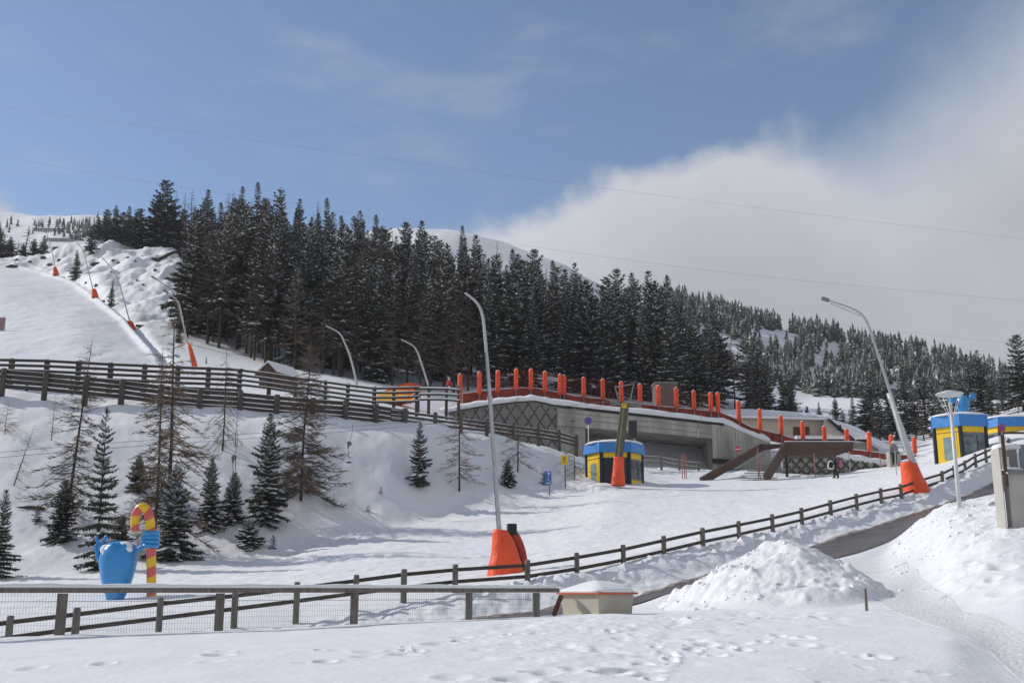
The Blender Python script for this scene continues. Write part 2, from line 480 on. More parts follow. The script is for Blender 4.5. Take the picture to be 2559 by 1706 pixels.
# ridges of ploughed snow on the right bank and on the road side bank
lum = fbm(XX * 0.9, YY * 0.9, 3, 4, 0.55)
lum2 = fbm(XX * 3.1, YY * 3.1, 11, 3, 0.6)
HT += mound_m * (0.20 * lum + 0.07 * lum2 + 0.22 * np.clip(fbm(XX * 0.7 + 5, YY * 0.7, 7, 2) - 0.12, 0, 1))
pile_m = sstep(2215, 2290, UU) * bandf([3.2, 4.2, 5.7, 6], [0, 1, 1, 0]) * (1 - path_m)
pile_m = pile_m * sstep(0.0, 0.035, np.maximum(CCg - cr, (YY > 42.5) * 1.0))
HT += pile_m * (0.20 * lum - 0.03 + 0.07 * lum2)
bank_m = bandf([6.9, 7.15, 7.75, 7.95, 8.1, 8.5], [0, 0.7, 1, 0.35, 0.15, 0.1])
HT -= 0.13 * bandf([7.5, 7.9, 8.15, 8.6], [0, 1, 1, 0])
HT += bank_m * (0.19 * fbm(XX * 0.55, YY * 0.55, 21, 4, 0.55) + 0.11 * fbm(XX * 2.2, YY * 2.2, 31, 3, 0.55))
# open snow
flat_m = bandf([0, 3.3, 4.5, 5.5, 6], [1, 1, 0.6, 0.3, 0]) * (1 - path_m)
HT += flat_m * (0.05 * fbm(XX * 0.35, YY * 0.35, 41, 3) + 0.020 * fbm(XX * 1.3, YY * 1.3, 43, 3))
piste_m = bandf([8.1, 8.6, 9.8, 10.1], [0, 1, 1, 0])
HT += piste_m * (0.05 * fbm(XX * 0.5, YY * 0.5, 51, 3) + 0.040 * fbm(XX * 2.2, YY * 1.3, 53, 3))
slope_m = bandf([9.9, 10.15, 11.0, 11.4, 12], [0, 1, 1, 0.5, 0])
HT += slope_m * (0.55 * fbm(XX * 0.16, YY * 0.12, 61, 3) + 0.10 * fbm(XX * 0.8, YY * 0.6, 63, 3))
HT += bandf([10.0, 10.12, 10.35, 10.6], [0, 1, 0.4, 0]) * 0.22 * np.clip(fbm(XX * 0.9, YY * 0.9, 66, 3), 0, 1) * sstep(900, 1100, UU)
HT += bandf([10.8, 11, 11.3], [0, 1, 0]) * 0.45 * fbm(XX * 0.22, YY * 0.1, 65, 2) * (UU < 1300)
# rough hillside to the right of the upper piste
PE = [(86, 432, 916), (97, 392, 884), (110, 345, 850), (140, 262, 765), (165, 202, 712), (182, 112, 680), (190, 40, 668)]
pey, pec = edge_c(PE)
xe = np.interp(YY, pey, pec)
rough_m = sstep(0.0, 0.012, CCg - xe) * sstep(108, 140, YY) * sstep(225, 205, YY) + sstep(186, 191, YY) * sstep(225, 205, YY) * (CCg <= xe)
rough_m = np.clip(rough_m, 0, 1) * sstep(500, 430, UU)
cliff = fbm(XX * 0.14, YY * 0.16, 71, 4, 0.55)
HT += rough_m * (2.6 * fbm(XX * 0.11, YY * 0.09, 71, 3, 0.5) + 0.75 * np.clip(fbm(XX * 0.36, YY * 0.20, 73, 3, 0.5) + 0.1, 0, 1) * 2 + 0.3 * fbm(XX * 0.9, YY * 0.6, 75, 3))
HT -= 0.9 * np.exp(-((CCg - xe - 0.008) / 0.006) ** 2) * sstep(90, 105, YY) * (YY < 190)
HT += 0.5 * np.exp(-((CCg - xe + 0.003) / 0.004) ** 2) * sstep(90, 105, YY) * (YY < 190)
pis2 = (1 - rough_m) * sstep(80, 95, YY) * (YY < 190) * (UU < 480)
HT += pis2 * (0.16 * fbm(XX * 0.25, YY * 0.1, 81, 3) + 0.09 * fbm(XX * 0.9, YY * 0.45, 83, 3))
far_m = sstep(260, 420, YY)
HT += far_m * (9 * fbm(XX * 0.012, YY * 0.012, 91, 4) + 2.2 * fbm(XX * 0.06, YY * 0.06, 95, 3)) * np.where(YY > 800, 0.4, 1)

# footprints and churned patches in the near snow
frand = random.Random(5)


def dent(x, y, r, depth, ry=None, rim=0.35):
    ry = ry or r
    i0, i1 = np.searchsorted(YR, [y - 3 * ry, y + 3 * ry])
    j0, j1 = np.searchsorted(CG, [(x - 3 * r) / y, (x + 3 * r) / y])
    sx, sy = XX[i0:i1, j0:j1] - x, YY[i0:i1, j0:j1] - y
    q = (sx / r) ** 2 + (sy / ry) ** 2
    HT[i0:i1, j0:j1] += -depth * np.exp(-q ** 1.4) + rim * depth * np.exp(-((np.sqrt(q) - 1.55) / 0.4) ** 2)


def ground_uv(u, v, y0=6.0, y1=420.0):
    """first ground point along the sight line of a photo pixel, beyond distance y0"""
    prev = None
    y = y0
    while y < y1:
        p = pix(u, v, y)
        g = p.z - Hxy(p.x, p.y)
        if g <= 0:
            if prev is None:
                return Vector((p.x, p.y, p.z - g))
            a, b = prev, y
            for _ in range(18):
                m_ = (a + b) / 2
                p = pix(u, v, m_)
                if p.z - Hxy(p.x, p.y) > 0:
                    a = m_
                else:
                    b = m_
            return pix(u, v, b)
        prev = y
        y += 0.15 if y < 40 else (0.3 if y < 110 else 0.8)
    return pix(u, v, y1)


def Hxy(x, y):
    c = x / y
    fj = (c - CG[0]) / (CG[1] - CG[0])
    j = int(min(max(fj, 0), NC - 2))
    tj = min(max(fj - j, 0), 1)
    i = int(min(max(np.searchsorted(YR, y) - 1, 0), len(YR) - 2))
    ti = min(max((y - YR[i]) / (YR[i + 1] - YR[i]), 0), 1)
    a = HT[i, j] * (1 - tj) + HT[i, j + 1] * tj
    b = HT[i + 1, j] * (1 - tj) + HT[i + 1, j + 1] * tj
    return float(a * (1 - ti) + b * ti)


def G(u, y, dz=0.0):
    """ground point at distance y below photo column u"""
    v = 1200
    for _ in range(6):
        p = pix(u, v, y)
        z = Hxy(p.x, y)
        v = vproj((p.x, y, z))[1]
    return Vector((p.x, y, z + dz))


def trail(pts, step, jit, r, depth):
    for (u0, v0), (u1, v1) in zip(pts, pts[1:]):
        p, q = ground_uv(u0, v0, 10, 60), ground_uv(u1, v1, 10, 60)
        n = max(2, int((q - p).length / step * 0.9))
        for i in range(n):
            w = p.lerp(q, (i + frand.random() * 0.5) / n)
            dent(w.x + frand.gauss(0, jit), w.y + frand.gauss(0, jit * 1.3), 0.85 * r * frand.uniform(0.5, 1.8), 0.72 * depth * frand.uniform(0.25, 1.5), 0.9 * r * frand.uniform(0.6, 2.2), 0.25)


trail([(540, 1632), (760, 1622), (1000, 1630), (1090, 1606), (1190, 1590), (1380, 1580)], 0.33, 0.16, 0.12, 0.085)
trail([(700, 1655), (980, 1640), (1080, 1620)], 0.45, 0.14, 0.13, 0.06)
trail([(60, 1662), (420, 1652), (640, 1648)], 0.6, 0.15, 0.12, 0.05)
trail([(1180, 1680), (1330, 1690), (1500, 1668), (1640, 1655), (1780, 1625), (1900, 1600), (2050, 1590)], 0.28, 0.30, 0.14, 0.10)
trail([(1290, 1700), (1420, 1680), (1560, 1690), (1680, 1660)], 0.22, 0.35, 0.16, 0.11)
trail([(1560, 1578), (1640, 1600), (1720, 1640), (1740, 1600)], 0.35, 0.22, 0.12, 0.08)
trail([(1640, 1540), (1800, 1548), (1950, 1545), (2100, 1540)], 0.30, 0.30, 0.13, 0.09)
trail([(1850, 1585), (2000, 1600), (2150, 1640), (2300, 1680)], 0.30, 0.22, 0.12, 0.07)
trail([(1900, 1700), (2060, 1690), (2200, 1660)], 0.5, 0.3, 0.13, 0.06)
trail([(2380, 1420), (2440, 1440), (2540, 1450)], 0.35, 0.5, 0.2, 0.10)
trail([(2340, 1470), (2450, 1490), (2555, 1480)], 0.35, 0.4, 0.2, 0.08)
for _ in range(26):     # lumps of ploughed snow round the mound
    an, ra = frand.uniform(0, 6.28), frand.uniform(1.6, 3.4)
    dent(pk.x + ra * math.cos(an), pk.y - 0.6 + ra * math.sin(an), frand.uniform(0.08, 0.16), -frand.uniform(0.05, 0.13), None, 0)
for _ in range(40):     # shovelled snow in front of the first booth
    p = G(frand.uniform(1475, 1530), frand.uniform(74.5, 77))
    dent(p.x, p.y, frand.uniform(0.25, 0.6), -frand.uniform(0.02, 0.09), None, 0)
for _ in range(120):    # clods along the road side bank
    u = frand.uniform(1280, 2440)
    yb = np.interp(u, [1318, 1557, 1845, 2139, 2417], [37, 40.2, 46, 54.4, 65])
    p = G(u, yb - frand.uniform(0.1, 1.6))
    dent(p.x, p.y, frand.uniform(0.10, 0.24), -frand.uniform(0.04, 0.14), None, 0)


churn = np.exp(-((UU - 1480) / 330) ** 2) * bandf([1.2, 1.7, 2.6, 2.9], [0, 1, 1, 0]) + 0.7 * np.exp(-((UU - 1950) / 260) ** 2) * bandf([2.2, 2.6, 2.95, 3.3], [0, 1, 1, 0])
HT += churn * (0.13 * np.minimum(fbm(XX * 1.5, YY * 1.1, 141, 3), 0.05) + 0.03 * fbm(XX * 4.2, YY * 3.2, 143, 2))
trk = random.Random(21)
for _ in range(34):      # ski tracks and groomer scratches on the lower piste
    u, v = trk.uniform(500, 2150), 0
    yb = np.interp(u, [500, 1260, 2150], [41, 45, 62])
    y = yb + trk.uniform(0.5, 14)
    ph_, am = trk.uniform(0, 6), trk.uniform(0.2, 1.1)
    p = G(u, y)
    L_ = trk.uniform(4, 14)
    n = int(L_ / 0.16)
    dx_, dy_ = trk.choice(((0.85, 0.5), (0.95, 0.3), (0.9, -0.1), (0.8, 0.6)))
    for k in range(n):
        t = k * 0.16
        dent(p.x + dx_ * t, p.y + dy_ * t + am * math.sin(t * 0.5 + ph_), 0.10, 0.030, 0.13, 0.5)


def grid_mesh(name, r0, r1, mt, kind='structure', j0=0, j1=NC, dz=0.0):
    X, Y, Z = XX[r0:r1, j0:j1], YY[r0:r1, j0:j1], HT[r0:r1, j0:j1] + dz
    n, m = X.shape
    co = np.stack([X, Y, Z], -1).reshape(-1, 3).astype(np.float32)
    idx = np.arange(n * m).reshape(n, m)
    q = np.stack([idx[:-1, :-1], idx[:-1, 1:], idx[1:, 1:], idx[1:, :-1]], -1).reshape(-1, 4)
    me = bpy.data.meshes.new(name)
    me.vertices.add(len(co))
    me.vertices.foreach_set('co', co.ravel())
    me.loops.add(q.size)
    me.loops.foreach_set('vertex_index', q.ravel().astype(np.int32))
    me.polygons.add(len(q))
    me.polygons.foreach_set('loop_start', np.arange(0, q.size, 4, dtype=np.int32))
    me.polygons.foreach_set('loop_total', np.full(len(q), 4, dtype=np.int32))
    me.polygons.foreach_set('use_smooth', np.ones(len(q), dtype=bool))
    me.materials.append(mt)
    me.update()
    me.validate()
    o = bpy.data.objects.new(name, me)
    COL.objects.link(o)
    o['kind'] = kind
    return o


RN = int(np.searchsorted(YR, 215))
grid_mesh('snow_ground', 0, RN + 1, M['snow'])
grid_mesh('mountain', RN, len(YR), M['snow'])


def sheet(name, rows, mt, dz, rim=None):
    """rows: list of lists of (x, y); laid on the ground dz above it"""
    mb = MB()
    n = len(rows[0])
    for r in rows:
        for k, (x, y) in enumerate(r):
            mb.v.append((x, y, Hxy(x, y) + (rim if rim is not None and k in (0, n - 1) else dz)))
    for i in range(len(rows) - 1):
        for k in range(n - 1):
            a = i * n + k
            mb.f.append((a, a + 1, a + n + 1, a + n))
            mb.m.append(0)
    o = mb.build(name, mt, smooth=True)
    o['kind'] = 'structure'
    return o


rows = []
for j in range(40, NC - 20, 2):
    a, b = LY[6][j] + 0.03, LY[7][j] + 0.05
    rows.append([(CG[j] * (a + (b - a) * t), a + (b - a) * t) for t in np.linspace(0, 1, 14)])
sheet('road', rows, 'road', 0.035)
rows = []
for j in range(40, NC - 20):
    b = LY[7][j] + 0.05
    wv = 0.10 * math.sin(j * 0.31) + 0.07 * math.sin(j * 0.83)
    rows.append([(CG[j] * (b + t), b + t) for t in np.linspace(-0.42 + wv, 0.30 + 0.5 * wv, 6)])
sheet('roadside_ground', rows, 'slush', 0.055, -0.03)
rows = []
for y in np.arange(14, 42.6, 0.08):
    a, b = np.interp(y, ply, plc), np.interp(y, pry, prc)
    wob = 0.0012 * math.sin(y * 1.7)
    rows.append([(y * (a + wob + (b - a) * t), y) for t in np.linspace(0.0, 1.0, 40)])
sheet('path', rows, 'path', 0.008, -0.006)

# ---------------------------------------------------------------- trees
def spruce_mesh(seed, H, Rad, base=0.05, whorl=0.42, snow=0.35, nodes=6, lump=1.0, nbr=6, dens=1.0, frost=0.12, ex=0.82):
    rn = random.Random(seed)
    cr, tk = MB(), MB()
    lean = (rn.gauss(0, 0.006), rn.gauss(0, 0.006))
    ax = lambda z: Vector((lean[0] * z * z / H, lean[1] * z * z / H, z))
    tk.tube([ax(H * t) for t in (-0.03, 0.0, 0.25, 0.5, 0.75, 0.98)], [H * 0.0135, H * 0.012, H * 0.009, H * 0.0065, H * 0.0035, 0.01], 7)
    z0 = base * H
    z = z0
    ph = [rn.uniform(0, 6.28) for _ in range(3)]
    while z < H * 0.985:
        t = (z - z0) / (H - z0)
        n = nbr if t < 0.85 else 4
        a0 = rn.random() * 6.28
        for b in range(n):
            if rn.random() > dens:
                continue
            az = a0 + 6.28 * b / n + rn.uniform(-0.35, 0.35)
            L_ = Rad * ((1 - t) ** ex) * rn.uniform(0.5, 1.15) * (1 + 0.16 * math.sin(2 * az + ph[0] + 9 * t) + 0.12 * math.sin(23 * t + ph[1])) * (0.75 + 0.25 * min(1, t / 0.12)) + 0.10 * Rad * 0.6
            e0 = -0.12 + 0.75 * t + rn.uniform(-0.12, 0.12)
            dh = Vector((math.cos(az), math.sin(az), 0))
            side = Vector((-dh.y, dh.x, 0))
            root = ax(z + rn.uniform(-0.12, 0.12) * whorl)
            k = max(3, int(nodes * L_ / Rad) + 1)
            pos = lambda s: root + dh * (L_ * s) + Vector((0, 0, L_ * (math.tan(e0) * s - 0.42 * (1 - 0.7 * t) * s * s + 0.22 * s ** 3)))
            sp = L_ / k
            for i in range(k):
                s = (i + 0.7) / (k + 0.2)
                p = pos(s)
                d = (pos(min(1.1, s + 0.1)) - pos(s - 0.1)).normalized()
                l = (0.50 * (1 - 0.5 * s)) * L_ * 0.72 + 0.10 * Rad
                for sg in (-1, 1):
                    an = rn.uniform(0.55, 1.0) * sg
                    dv = (d * math.cos(an) + side * math.sin(an)).normalized()
                    tip = p + dv * l + Vector((0, 0, -l * rn.uniform(0.10, 0.42)))
                    mid = p.lerp(tip, 0.5)
                    pr = Vector((-dv.y, dv.x, rn.uniform(-0.5, 0.5))) * (l * rn.uniform(0.14, 0.24))
                    cr.poly([p, mid + pr, tip, mid - pr], 2 if rn.random() < frost else 0)
                hl = l * rn.uniform(0.35, 0.75)
                tip = p + d * (0.1 * l) - Vector((0, 0, hl))
                mid = p.lerp(tip, 0.45)
                pr = d * (sp * 0.7) + side * rn.uniform(-0.3, 0.3) * sp
                cr.poly([p, mid + pr, tip, mid - pr], 0)
                if rn.random() < snow * (0.55 + 0.7 * s):
                    c = p + Vector((0, 0, 0.02 * Rad))
                    a = d * (sp * rn.uniform(0.45, 0.85) * lump)
                    w_ = side * (l * rn.uniform(0.20, 0.42) * lump)
                    hgt = Vector((0, 0, Rad * rn.uniform(0.022, 0.055) * lump))
                    q = [c + a, c + w_ + a * rn.uniform(-.4, .4), c - a, c - w_ + a * rn.uniform(-.4, .4), c + hgt]
                    cr.add(q, [(0, 1, 4), (1, 2, 4), (2, 3, 4), (3, 0, 4), (3, 2, 1, 0)], 1)
            tip = pos(1.0)
            d = (pos(1.0) - pos(0.85)).normalized()
            pr = side * (0.07 * L_ + 0.03 * Rad)
            cr.poly([tip - d * 0.2 * L_, tip + pr, tip + d * 0.14 * L_, tip - pr], 0)
        z += whorl * (1.05 - 0.45 * t) * rn.uniform(0.85, 1.15)
    for k in range(5):
        an = k * 1.256
        p = ax(H * (0.955 + 0.004 * k))
        dv = Vector((math.cos(an), math.sin(an), 1.2)).normalized() * (0.035 * H)
        pr = Vector((-dv.y, dv.x, 0)) * 0.28
        cr.poly([p, p + dv * 0.5 + pr, p + dv, p + dv * 0.5 - pr], 0)
    p = ax(H * 0.955)
    for an in (0, 1.57):
        pr = Vector((math.cos(an), math.sin(an), 0)) * (0.006 * H)
        cr.poly([p - pr * 1.6, p + pr * 1.6, p + Vector((0, 0, 0.05 * H))], 0)
    return cr, tk


def larch_mesh(seed, H, Rad, base=0.1, nb=70, up=0.25, droop=0.2, tw=12, thick=1.0, bare_top=0.0):
    rn = random.Random(seed)
    cr, tk = MB(), MB()
    lean = (rn.gauss(0, 0.012), rn.gauss(0, 0.01))
    kink = rn.uniform(-0.02, 0.02) * H
    ax = lambda z: Vector((lean[0] * z + kink * math.sin(z / H * 5) * 0.5, lean[1] * z, z))
    tk.tube([ax(H * t) for t in (-0.03, 0.0, 0.1, 0.25, 0.4, 0.55, 0.7, 0.85, 1.0)], [H * 0.0095 * thick * k for k in (1.15, 1.0, 0.9, 0.8, 0.66, 0.52, 0.38, 0.22, 0.08)], 7)
    for b in range(nb):
        t = (b + rn.random()) / nb
        z = H * (base + (0.98 - base) * t)
        if t > 1 - bare_top and rn.random() < 0.6:
            continue
        az = rn.random() * 6.28
        L_ = Rad * ((1 - t) ** 0.72) * rn.uniform(0.35, 1.1) + 0.08 * Rad
        dh = Vector((math.cos(az), math.sin(az), 0))
        side = Vector((-dh.y, dh.x, 0))
        root = ax(z)
        e0 = rn.gauss(-0.5 * droop, 0.22) - droop * 0.6 * (1 - t) + 0.25 * t
        up_ = up * rn.uniform(0.3, 1.9)
        bend = rn.uniform(-0.38, 0.38)
        pos = lambda s: root + dh * (L_ * s) + side * (L_ * bend * s * s) + Vector((0, 0, L_ * (e0 * s - 0.22 * s * s + up_ * s ** 3)))
        r0 = H * 0.0028 * thick * (0.5 + 0.5 * (1 - t))
        cr.tube([pos(s) for s in (0, 0.25, 0.5, 0.75, 1.0)], [r0, r0 * 0.8, r0 * 0.6, r0 * 0.42, r0 * 0.2], 3, cap=False)
        n = max(3, int(tw * L_ / Rad))
        for i in range(n):
            s = rn.uniform(0.12, 1.0)
            p = pos(s)
            sg = rn.choice((-1, 1))
            an = rn.uniform(0.4, 1.1) * sg
            dv = (dh * math.cos(an) + side * math.sin(an) + Vector((0, 0, rn.uniform(-0.7, 0.45)))).normalized()
            l = L_ * rn.uniform(0.12, 0.42) * (1.15 - 0.6 * s) + 0.03 * Rad
            wv = dv.cross(Vector((rn.gauss(0, 1), rn.gauss(0, 1), rn.gauss(0, 1)))).normalized() * (r0 * 0.5)
            m_ = p + dv * (l * 0.55) + Vector((0, 0, -0.05 * l))
            cr.add([p - wv, p + wv, m_ + wv * 0.8, p + dv * l + Vector((0, 0, 0.06 * l)), m_ - wv * 0.8], [(0, 1, 2, 3, 4)], 0)
    return cr, tk


def make_tree(kind, name, label, cat, **kw):
    root = thing(name, label, cat)
    nm = kw.pop('nm', 'needle')
    if kind == 'spruce':
        cr, tk = spruce_mesh(**kw)
        cr.build('crown', [nm, 'treesnow', 'frost'], root)
    else:
        cr, tk = larch_mesh(**kw)
        cr.build('crown', 'larch', root)
    tk.build('trunk', 'bark', root, smooth=True)
    return root


def put_tree(proto, loc, s, rz, label, group, sxy=1.0, tilt=(0, 0)):
    o = copy_tree(proto) if proto.get('used') else proto
    proto['used'] = 1
    if 'used' in o and o is not proto:
        del o['used']
    o.location = loc
    o.scale = (s * sxy, s * sxy, s)
    o.rotation_euler = (tilt[0], tilt[1], rz)
    o['label'] = label
    if group:
        o['group'] = group
    elif 'group' in o:
        del o['group']
    return o


PH = 12.0
PS = [make_tree('spruce', 'spruce_tree', '', 'spruce', seed=s, H=PH, Rad=r, base=b, whorl=w_, snow=sn, nodes=6, nbr=6, frost=fr_, lump=1.15, dens=dn_, ex=ex_, nm='needlebrown' if s in (4, 7) else 'needle')
      for s, r, b, w_, sn, fr_, dn_, ex_ in ((1, 1.95, 0.03, 0.46, 0.5, 0.28, .88, .76), (2, 2.3, 0.06, 0.52, 0.50, 0.25, .8, .62), (3, 1.75, 0.16, 0.50, 0.48, 0.26, .82, .62), (4, 2.1, 0.22, 0.52, 0.46, 0.24, .75, .6), (5, 1.6, 0.05, 0.44, 0.45, 0.22, .85, .8), (6, 2.5, 0.10, 0.55, 0.50, 0.25, .78, .66), (7, 2.0, 0.30, 0.58, 0.45, 0.26, .62, .5), (8, 1.5, 0.02, 0.36, 0.5, 0.2, .95, .95))]
PLR = [make_tree('larch', 'larch_tree', '', 'larch', seed=s, H=PH, Rad=r, base=b, nb=85, tw=20, thick=1.15)
       for s, r, b in ((21, 1.7, 0.18), (22, 2.0, 0.25))]

# near trees on the shaded bank, each its own shape
GB = 'young trees on the snowy bank below the brown fence'
BANK = [
    # kind, u base, v base, v top, half width px, label, seed, options
    ('larch', 163, 1330, 850, 92, 'tall bare larch with long twigs rising past the fence above two dark spruces', 31, dict(nb=95, tw=26, up=0.2, droop=0.3)),
    ('spruce', 150, 1352, 1200, 42, 'small dark spruce crowded under the leaning trunk of a bare larch', 32, dict(snow=0.3)),
    ('spruce', 238, 1425, 1018, 58, 'slender dark spruce with gaps between its branches behind the blue statue', 33, dict(snow=0.30, dens=0.85, whorl=0.5)),
    ('larch', 410, 1385, 745, 108, 'tallest bare larch on the bank, standing behind the candy cane', 34, dict(nb=120, tw=26, up=0.1, droop=0.35, bare_top=0.25)),
    ('larch', 386, 1340, 872, 72, 'second thinner larch stem just beside the tallest larch', 35, dict(nb=90, tw=22, up=0.1, droop=0.25)),
    ('spruce', 428, 1398, 1165, 58, 'snow-laden bushy spruce right behind the candy cane shaft', 36, dict(snow=0.55, lump=1.2)),
    ('spruce', 343, 1222, 1140, 32, 'little spruce half buried under larch twigs above the candy cane hook', 37, dict(snow=0.4)),
    ('larch', 556, 1125, 868, 50, 'bare larch with drooping branches directly below the fence, above two small spruces', 38, dict(nb=60, tw=18, up=-0.1, droop=0.9)),
    ('larch', 588, 1117, 1018, 14, 'thin bare sapling beside a drooping larch under the fence', 39, dict(nb=22, tw=6)),
    ('spruce', 522, 1320, 1145, 36, 'snow-tipped young spruce at the foot of the bank, with a smaller twin beside it', 40, dict(snow=0.6, lump=1.2)),
    ('spruce', 580, 1305, 1180, 34, 'smaller snow-tipped spruce under the red and white tow bar', 41, dict(snow=0.6, lump=1.2)),
    ('spruce', 664, 1308, 1035, 55, 'large dark spruce with white snow pads beside the bushy brown larch', 42, dict(snow=0.45, lump=1.15)),
    ('larch', 752, 1250, 852, 92, 'bushy brown larch with dense twigs in the middle of the bank', 43, dict(nb=190, tw=40, up=0.22, droop=0.15, base=0.06)),
    ('spruce', 622, 1368, 1300, 38, 'low snow-covered spruce bush at the foot of the bank', 44, dict(snow=0.7, lump=1.3, nbr=7)),
    ('spruce', 682, 1370, 1338, 13, 'tiny spruce tip poking out beside the low spruce bush', 45, dict(snow=0.3)),
    ('spruce', 1047, 1212, 1056, 32, 'lone narrow spruce on the open snow between the fence and the lance', 46, dict(snow=0.22, dens=0.8, whorl=0.5)),
    ('larch', 1148, 1226, 955, 62, 'bare larch with downswept branches just beside the tall snow lance', 47, dict(nb=75, tw=18, up=0.28, droop=0.45)),
    ('larch', 1294, 1178, 972, 48, 'bare larch in front of the lattice retaining wall', 48, dict(nb=65, tw=16, up=0.25, droop=0.35)),
    ('spruce', 1269, 1213, 1148, 22, 'small spruce bush at the foot of the lattice wall larch', 49, dict(snow=0.4)),
    ('larch', 1436, 1196, 1058, 44, 'thin bare larch beside the yellow sign and ticket booth', 50, dict(nb=60, tw=16, up=0.2, droop=0.4)),
    ('larch', 12, 1085, 1000, 32, 'reddish larch bush cut off by the photo edge below the fence', 51, dict(nb=70, tw=22)),
    ('spruce', -6, 1445, 1225, 38, 'dark spruce cut off at the photo edge near the foot of the bank', 52, dict(snow=0.35)),
    ('larch', 34, 1212, 1056, 34, 'leaning bare sapling on the open bank near the photo edge', 53, dict(nb=30, tw=10)),
    ('larch', 128, 1100, 985, 22, 'short bare sapling right below the thick fence post', 54, dict(nb=30, tw=10)),
    ('spruce', 952, 1233, 1217, 8, 'spruce tip just showing above the snow in the middle of the bank', 55, dict(snow=0.2)),
    ('spruce', 919, 1277, 1264, 8, 'smallest spruce tip showing above the snow near the foot of the bank', 56, dict(snow=0.2)),
    ('spruce', 1360, 1210, 1180, 11, 'tiny spruce behind the blue sign', 57, dict(snow=0.2)),
    ('spruce', 92, 1302, 1262, 14, 'little spruce at the photo edge beside a bare patch of earth', 58, dict(snow=0.2)),
    ('spruce', 300, 1375, 1290, 30, 'young spruce growing behind the raised hand of the blue statue', 59, dict(snow=0.5)),
]
for kind, ub, vb, vt, hw, lab, sd_, opt in BANK:
    p = ground_uv(ub, vb, 47, 100)
    top = pix(ub, vt, p.y)
    H_ = top.z - p.z + 0.1
    hwm = hw / FPX * (p.y * CP + p.z * SP)
    if kind == 'spruce':
        kw = dict(seed=sd_, H=H_, Rad=hwm * 1.12, base=0.02, whorl=max(0.10, H_ * 0.042), nodes=8, nbr=6, frost=0.24)
        kw.update(opt)
        kw['snow'] = min(0.85, kw['snow'] * 1.35)
        kw['lump'] = kw.get('lump', 1) * 1.25
        if 'whorl' in opt:
            kw['whorl'] = opt['whorl'] * H_ * 0.1
    else:
        kw = dict(seed=sd_, H=H_, Rad=hwm * 1.22, base=0.12)
        kw.update(opt)
        kw['nb'] = int(kw['nb'] * 1.45)
        kw['tw'] = int(kw['tw'] * 1.5)
    o = make_tree(kind, 'spruce_tree' if kind == 'spruce' else 'larch_tree', lab, 'spruce' if kind == 'spruce' else 'larch', **kw)
    o['group'] = GB
    o.location = (p.x, p.y, p.z - 0.05)
    if sd_ == 53:
        o.rotation_euler = (0, 0.27, 0)
    if sd_ == 31:
        o.rotation_euler = (0, 0.045, 0)

# single trees on the rough hillside beside the upper piste
frn = random.Random(11)
HILL = [
    (188, 698, 624, 0, 'dark spruce standing alone beside the upper piste edge'),
    (277, 766, 700, 4, 'small spruce among snow bumps between two orange lance pads'),
    (446, 856, 785, 4, 'pale snowy spruce at the edge of the forest beside a leaning lance'),
    (515, 908, 888, 4, 'tiny spruce in the snow below the forest edge'),
    (228, 636, 560, 1, 'spruce at the end of the hilltop row where the far slope shows'),
]
for ub, vb, vt, k, lab in HILL:
    p = ground_uv(ub, vb, 84, 260)
    s = (pix(ub, vt, p.y).z - p.z) / PH
    put_tree(PS[k], (p.x, p.y, p.z - 0.1), s, frn.random() * 6.28, lab, 'single trees on the rough hillside', 1.25)

# dense forest
SKY = [(200, 606), (232, 562), (262, 545), (285, 511), (300, 540), (316, 513), (330, 540), (346, 518), (375, 520), (405, 446), (425, 470), (445, 478), (470, 500), (507, 470), (530, 515), (544, 503), (570, 492), (593, 462), (612, 492), (634, 453), (660, 485),
       (689, 470), (715, 520), (740, 493), (770, 510), (810, 492), (850, 520), (892, 522), (936, 533), (975, 558), (1012, 550), (1050, 547), (1100, 580), (1153, 561), (1186, 582), (1230, 612), (1280, 616), (1333, 618), (1382, 647), (1442, 651), (1490, 690), (1543, 667), (1583, 675), (1630, 671),
       (1679, 682), (1715, 735), (1760, 770), (1800, 780), (1840, 795), (1870, 830), (1905, 850), (1950, 890), (1990, 930), (2020, 990)]
su, sv = zip(*SKY)
HERO = [(285, 0), (316, 4), (346, 1), (405, 5), (507, 0), (544, 4), (593, 4), (634, 4), (689, 3), (740, 0), (810, 4), (892, 0), (936, 4), (1012, 1), (1050, 0), (1153, 4), (1186, 0), (1280, 4), (1333, 1), (1382, 4), (1442, 0), (1543, 1), (1583, 4), (1630, 0), (1679, 4)]
HG = 'tree tops that break the forest skyline'
for i, (u, k) in enumerate(HERO):
    y = 197 if u < 470 else (188 if u < 1000 else 175 - (u - 1000) * 0.055)
    p = G(u, y)
    vt = float(np.interp(u, su, sv))
    s = (pix(u, vt, y).z - p.z) / PH
    if s > 1.5:
        y2 = y
        while s > 1.45 and y2 < 215:
            y2 += 3
            p = G(u, y2)
            s = (pix(u, vt, y2).z - p.z) / PH
    put_tree(PS[k], (p.x, p.y, p.z - 0.2), s, frn.random() * 6.28, ORD[i] + ' tall spruce top from the left standing clear on the forest skyline', HG, (1.35 + 0.35 * ((i * 7) % 3) / 2) if u < 480 else (1.0 if s > 1.2 else 1.2))
for i, (u, vt) in enumerate(((432, 472), (472, 470), (455, 478), (575, 474), (660, 486), (786, 496), (1240, 596), (560, 478), (700, 488))):
    y = 199
    p = G(u, y)
    s = (pix(u, vt, y).z - p.z) / PH
    put_tree(PLR[i % 2], (p.x, p.y, p.z - 0.2), s, frn.random() * 6.28, ORD[i] + ' bare brown larch from the left among the skyline spruces', HG, 1.1)
spots = []
NTRY = 0
cellr = 2.25
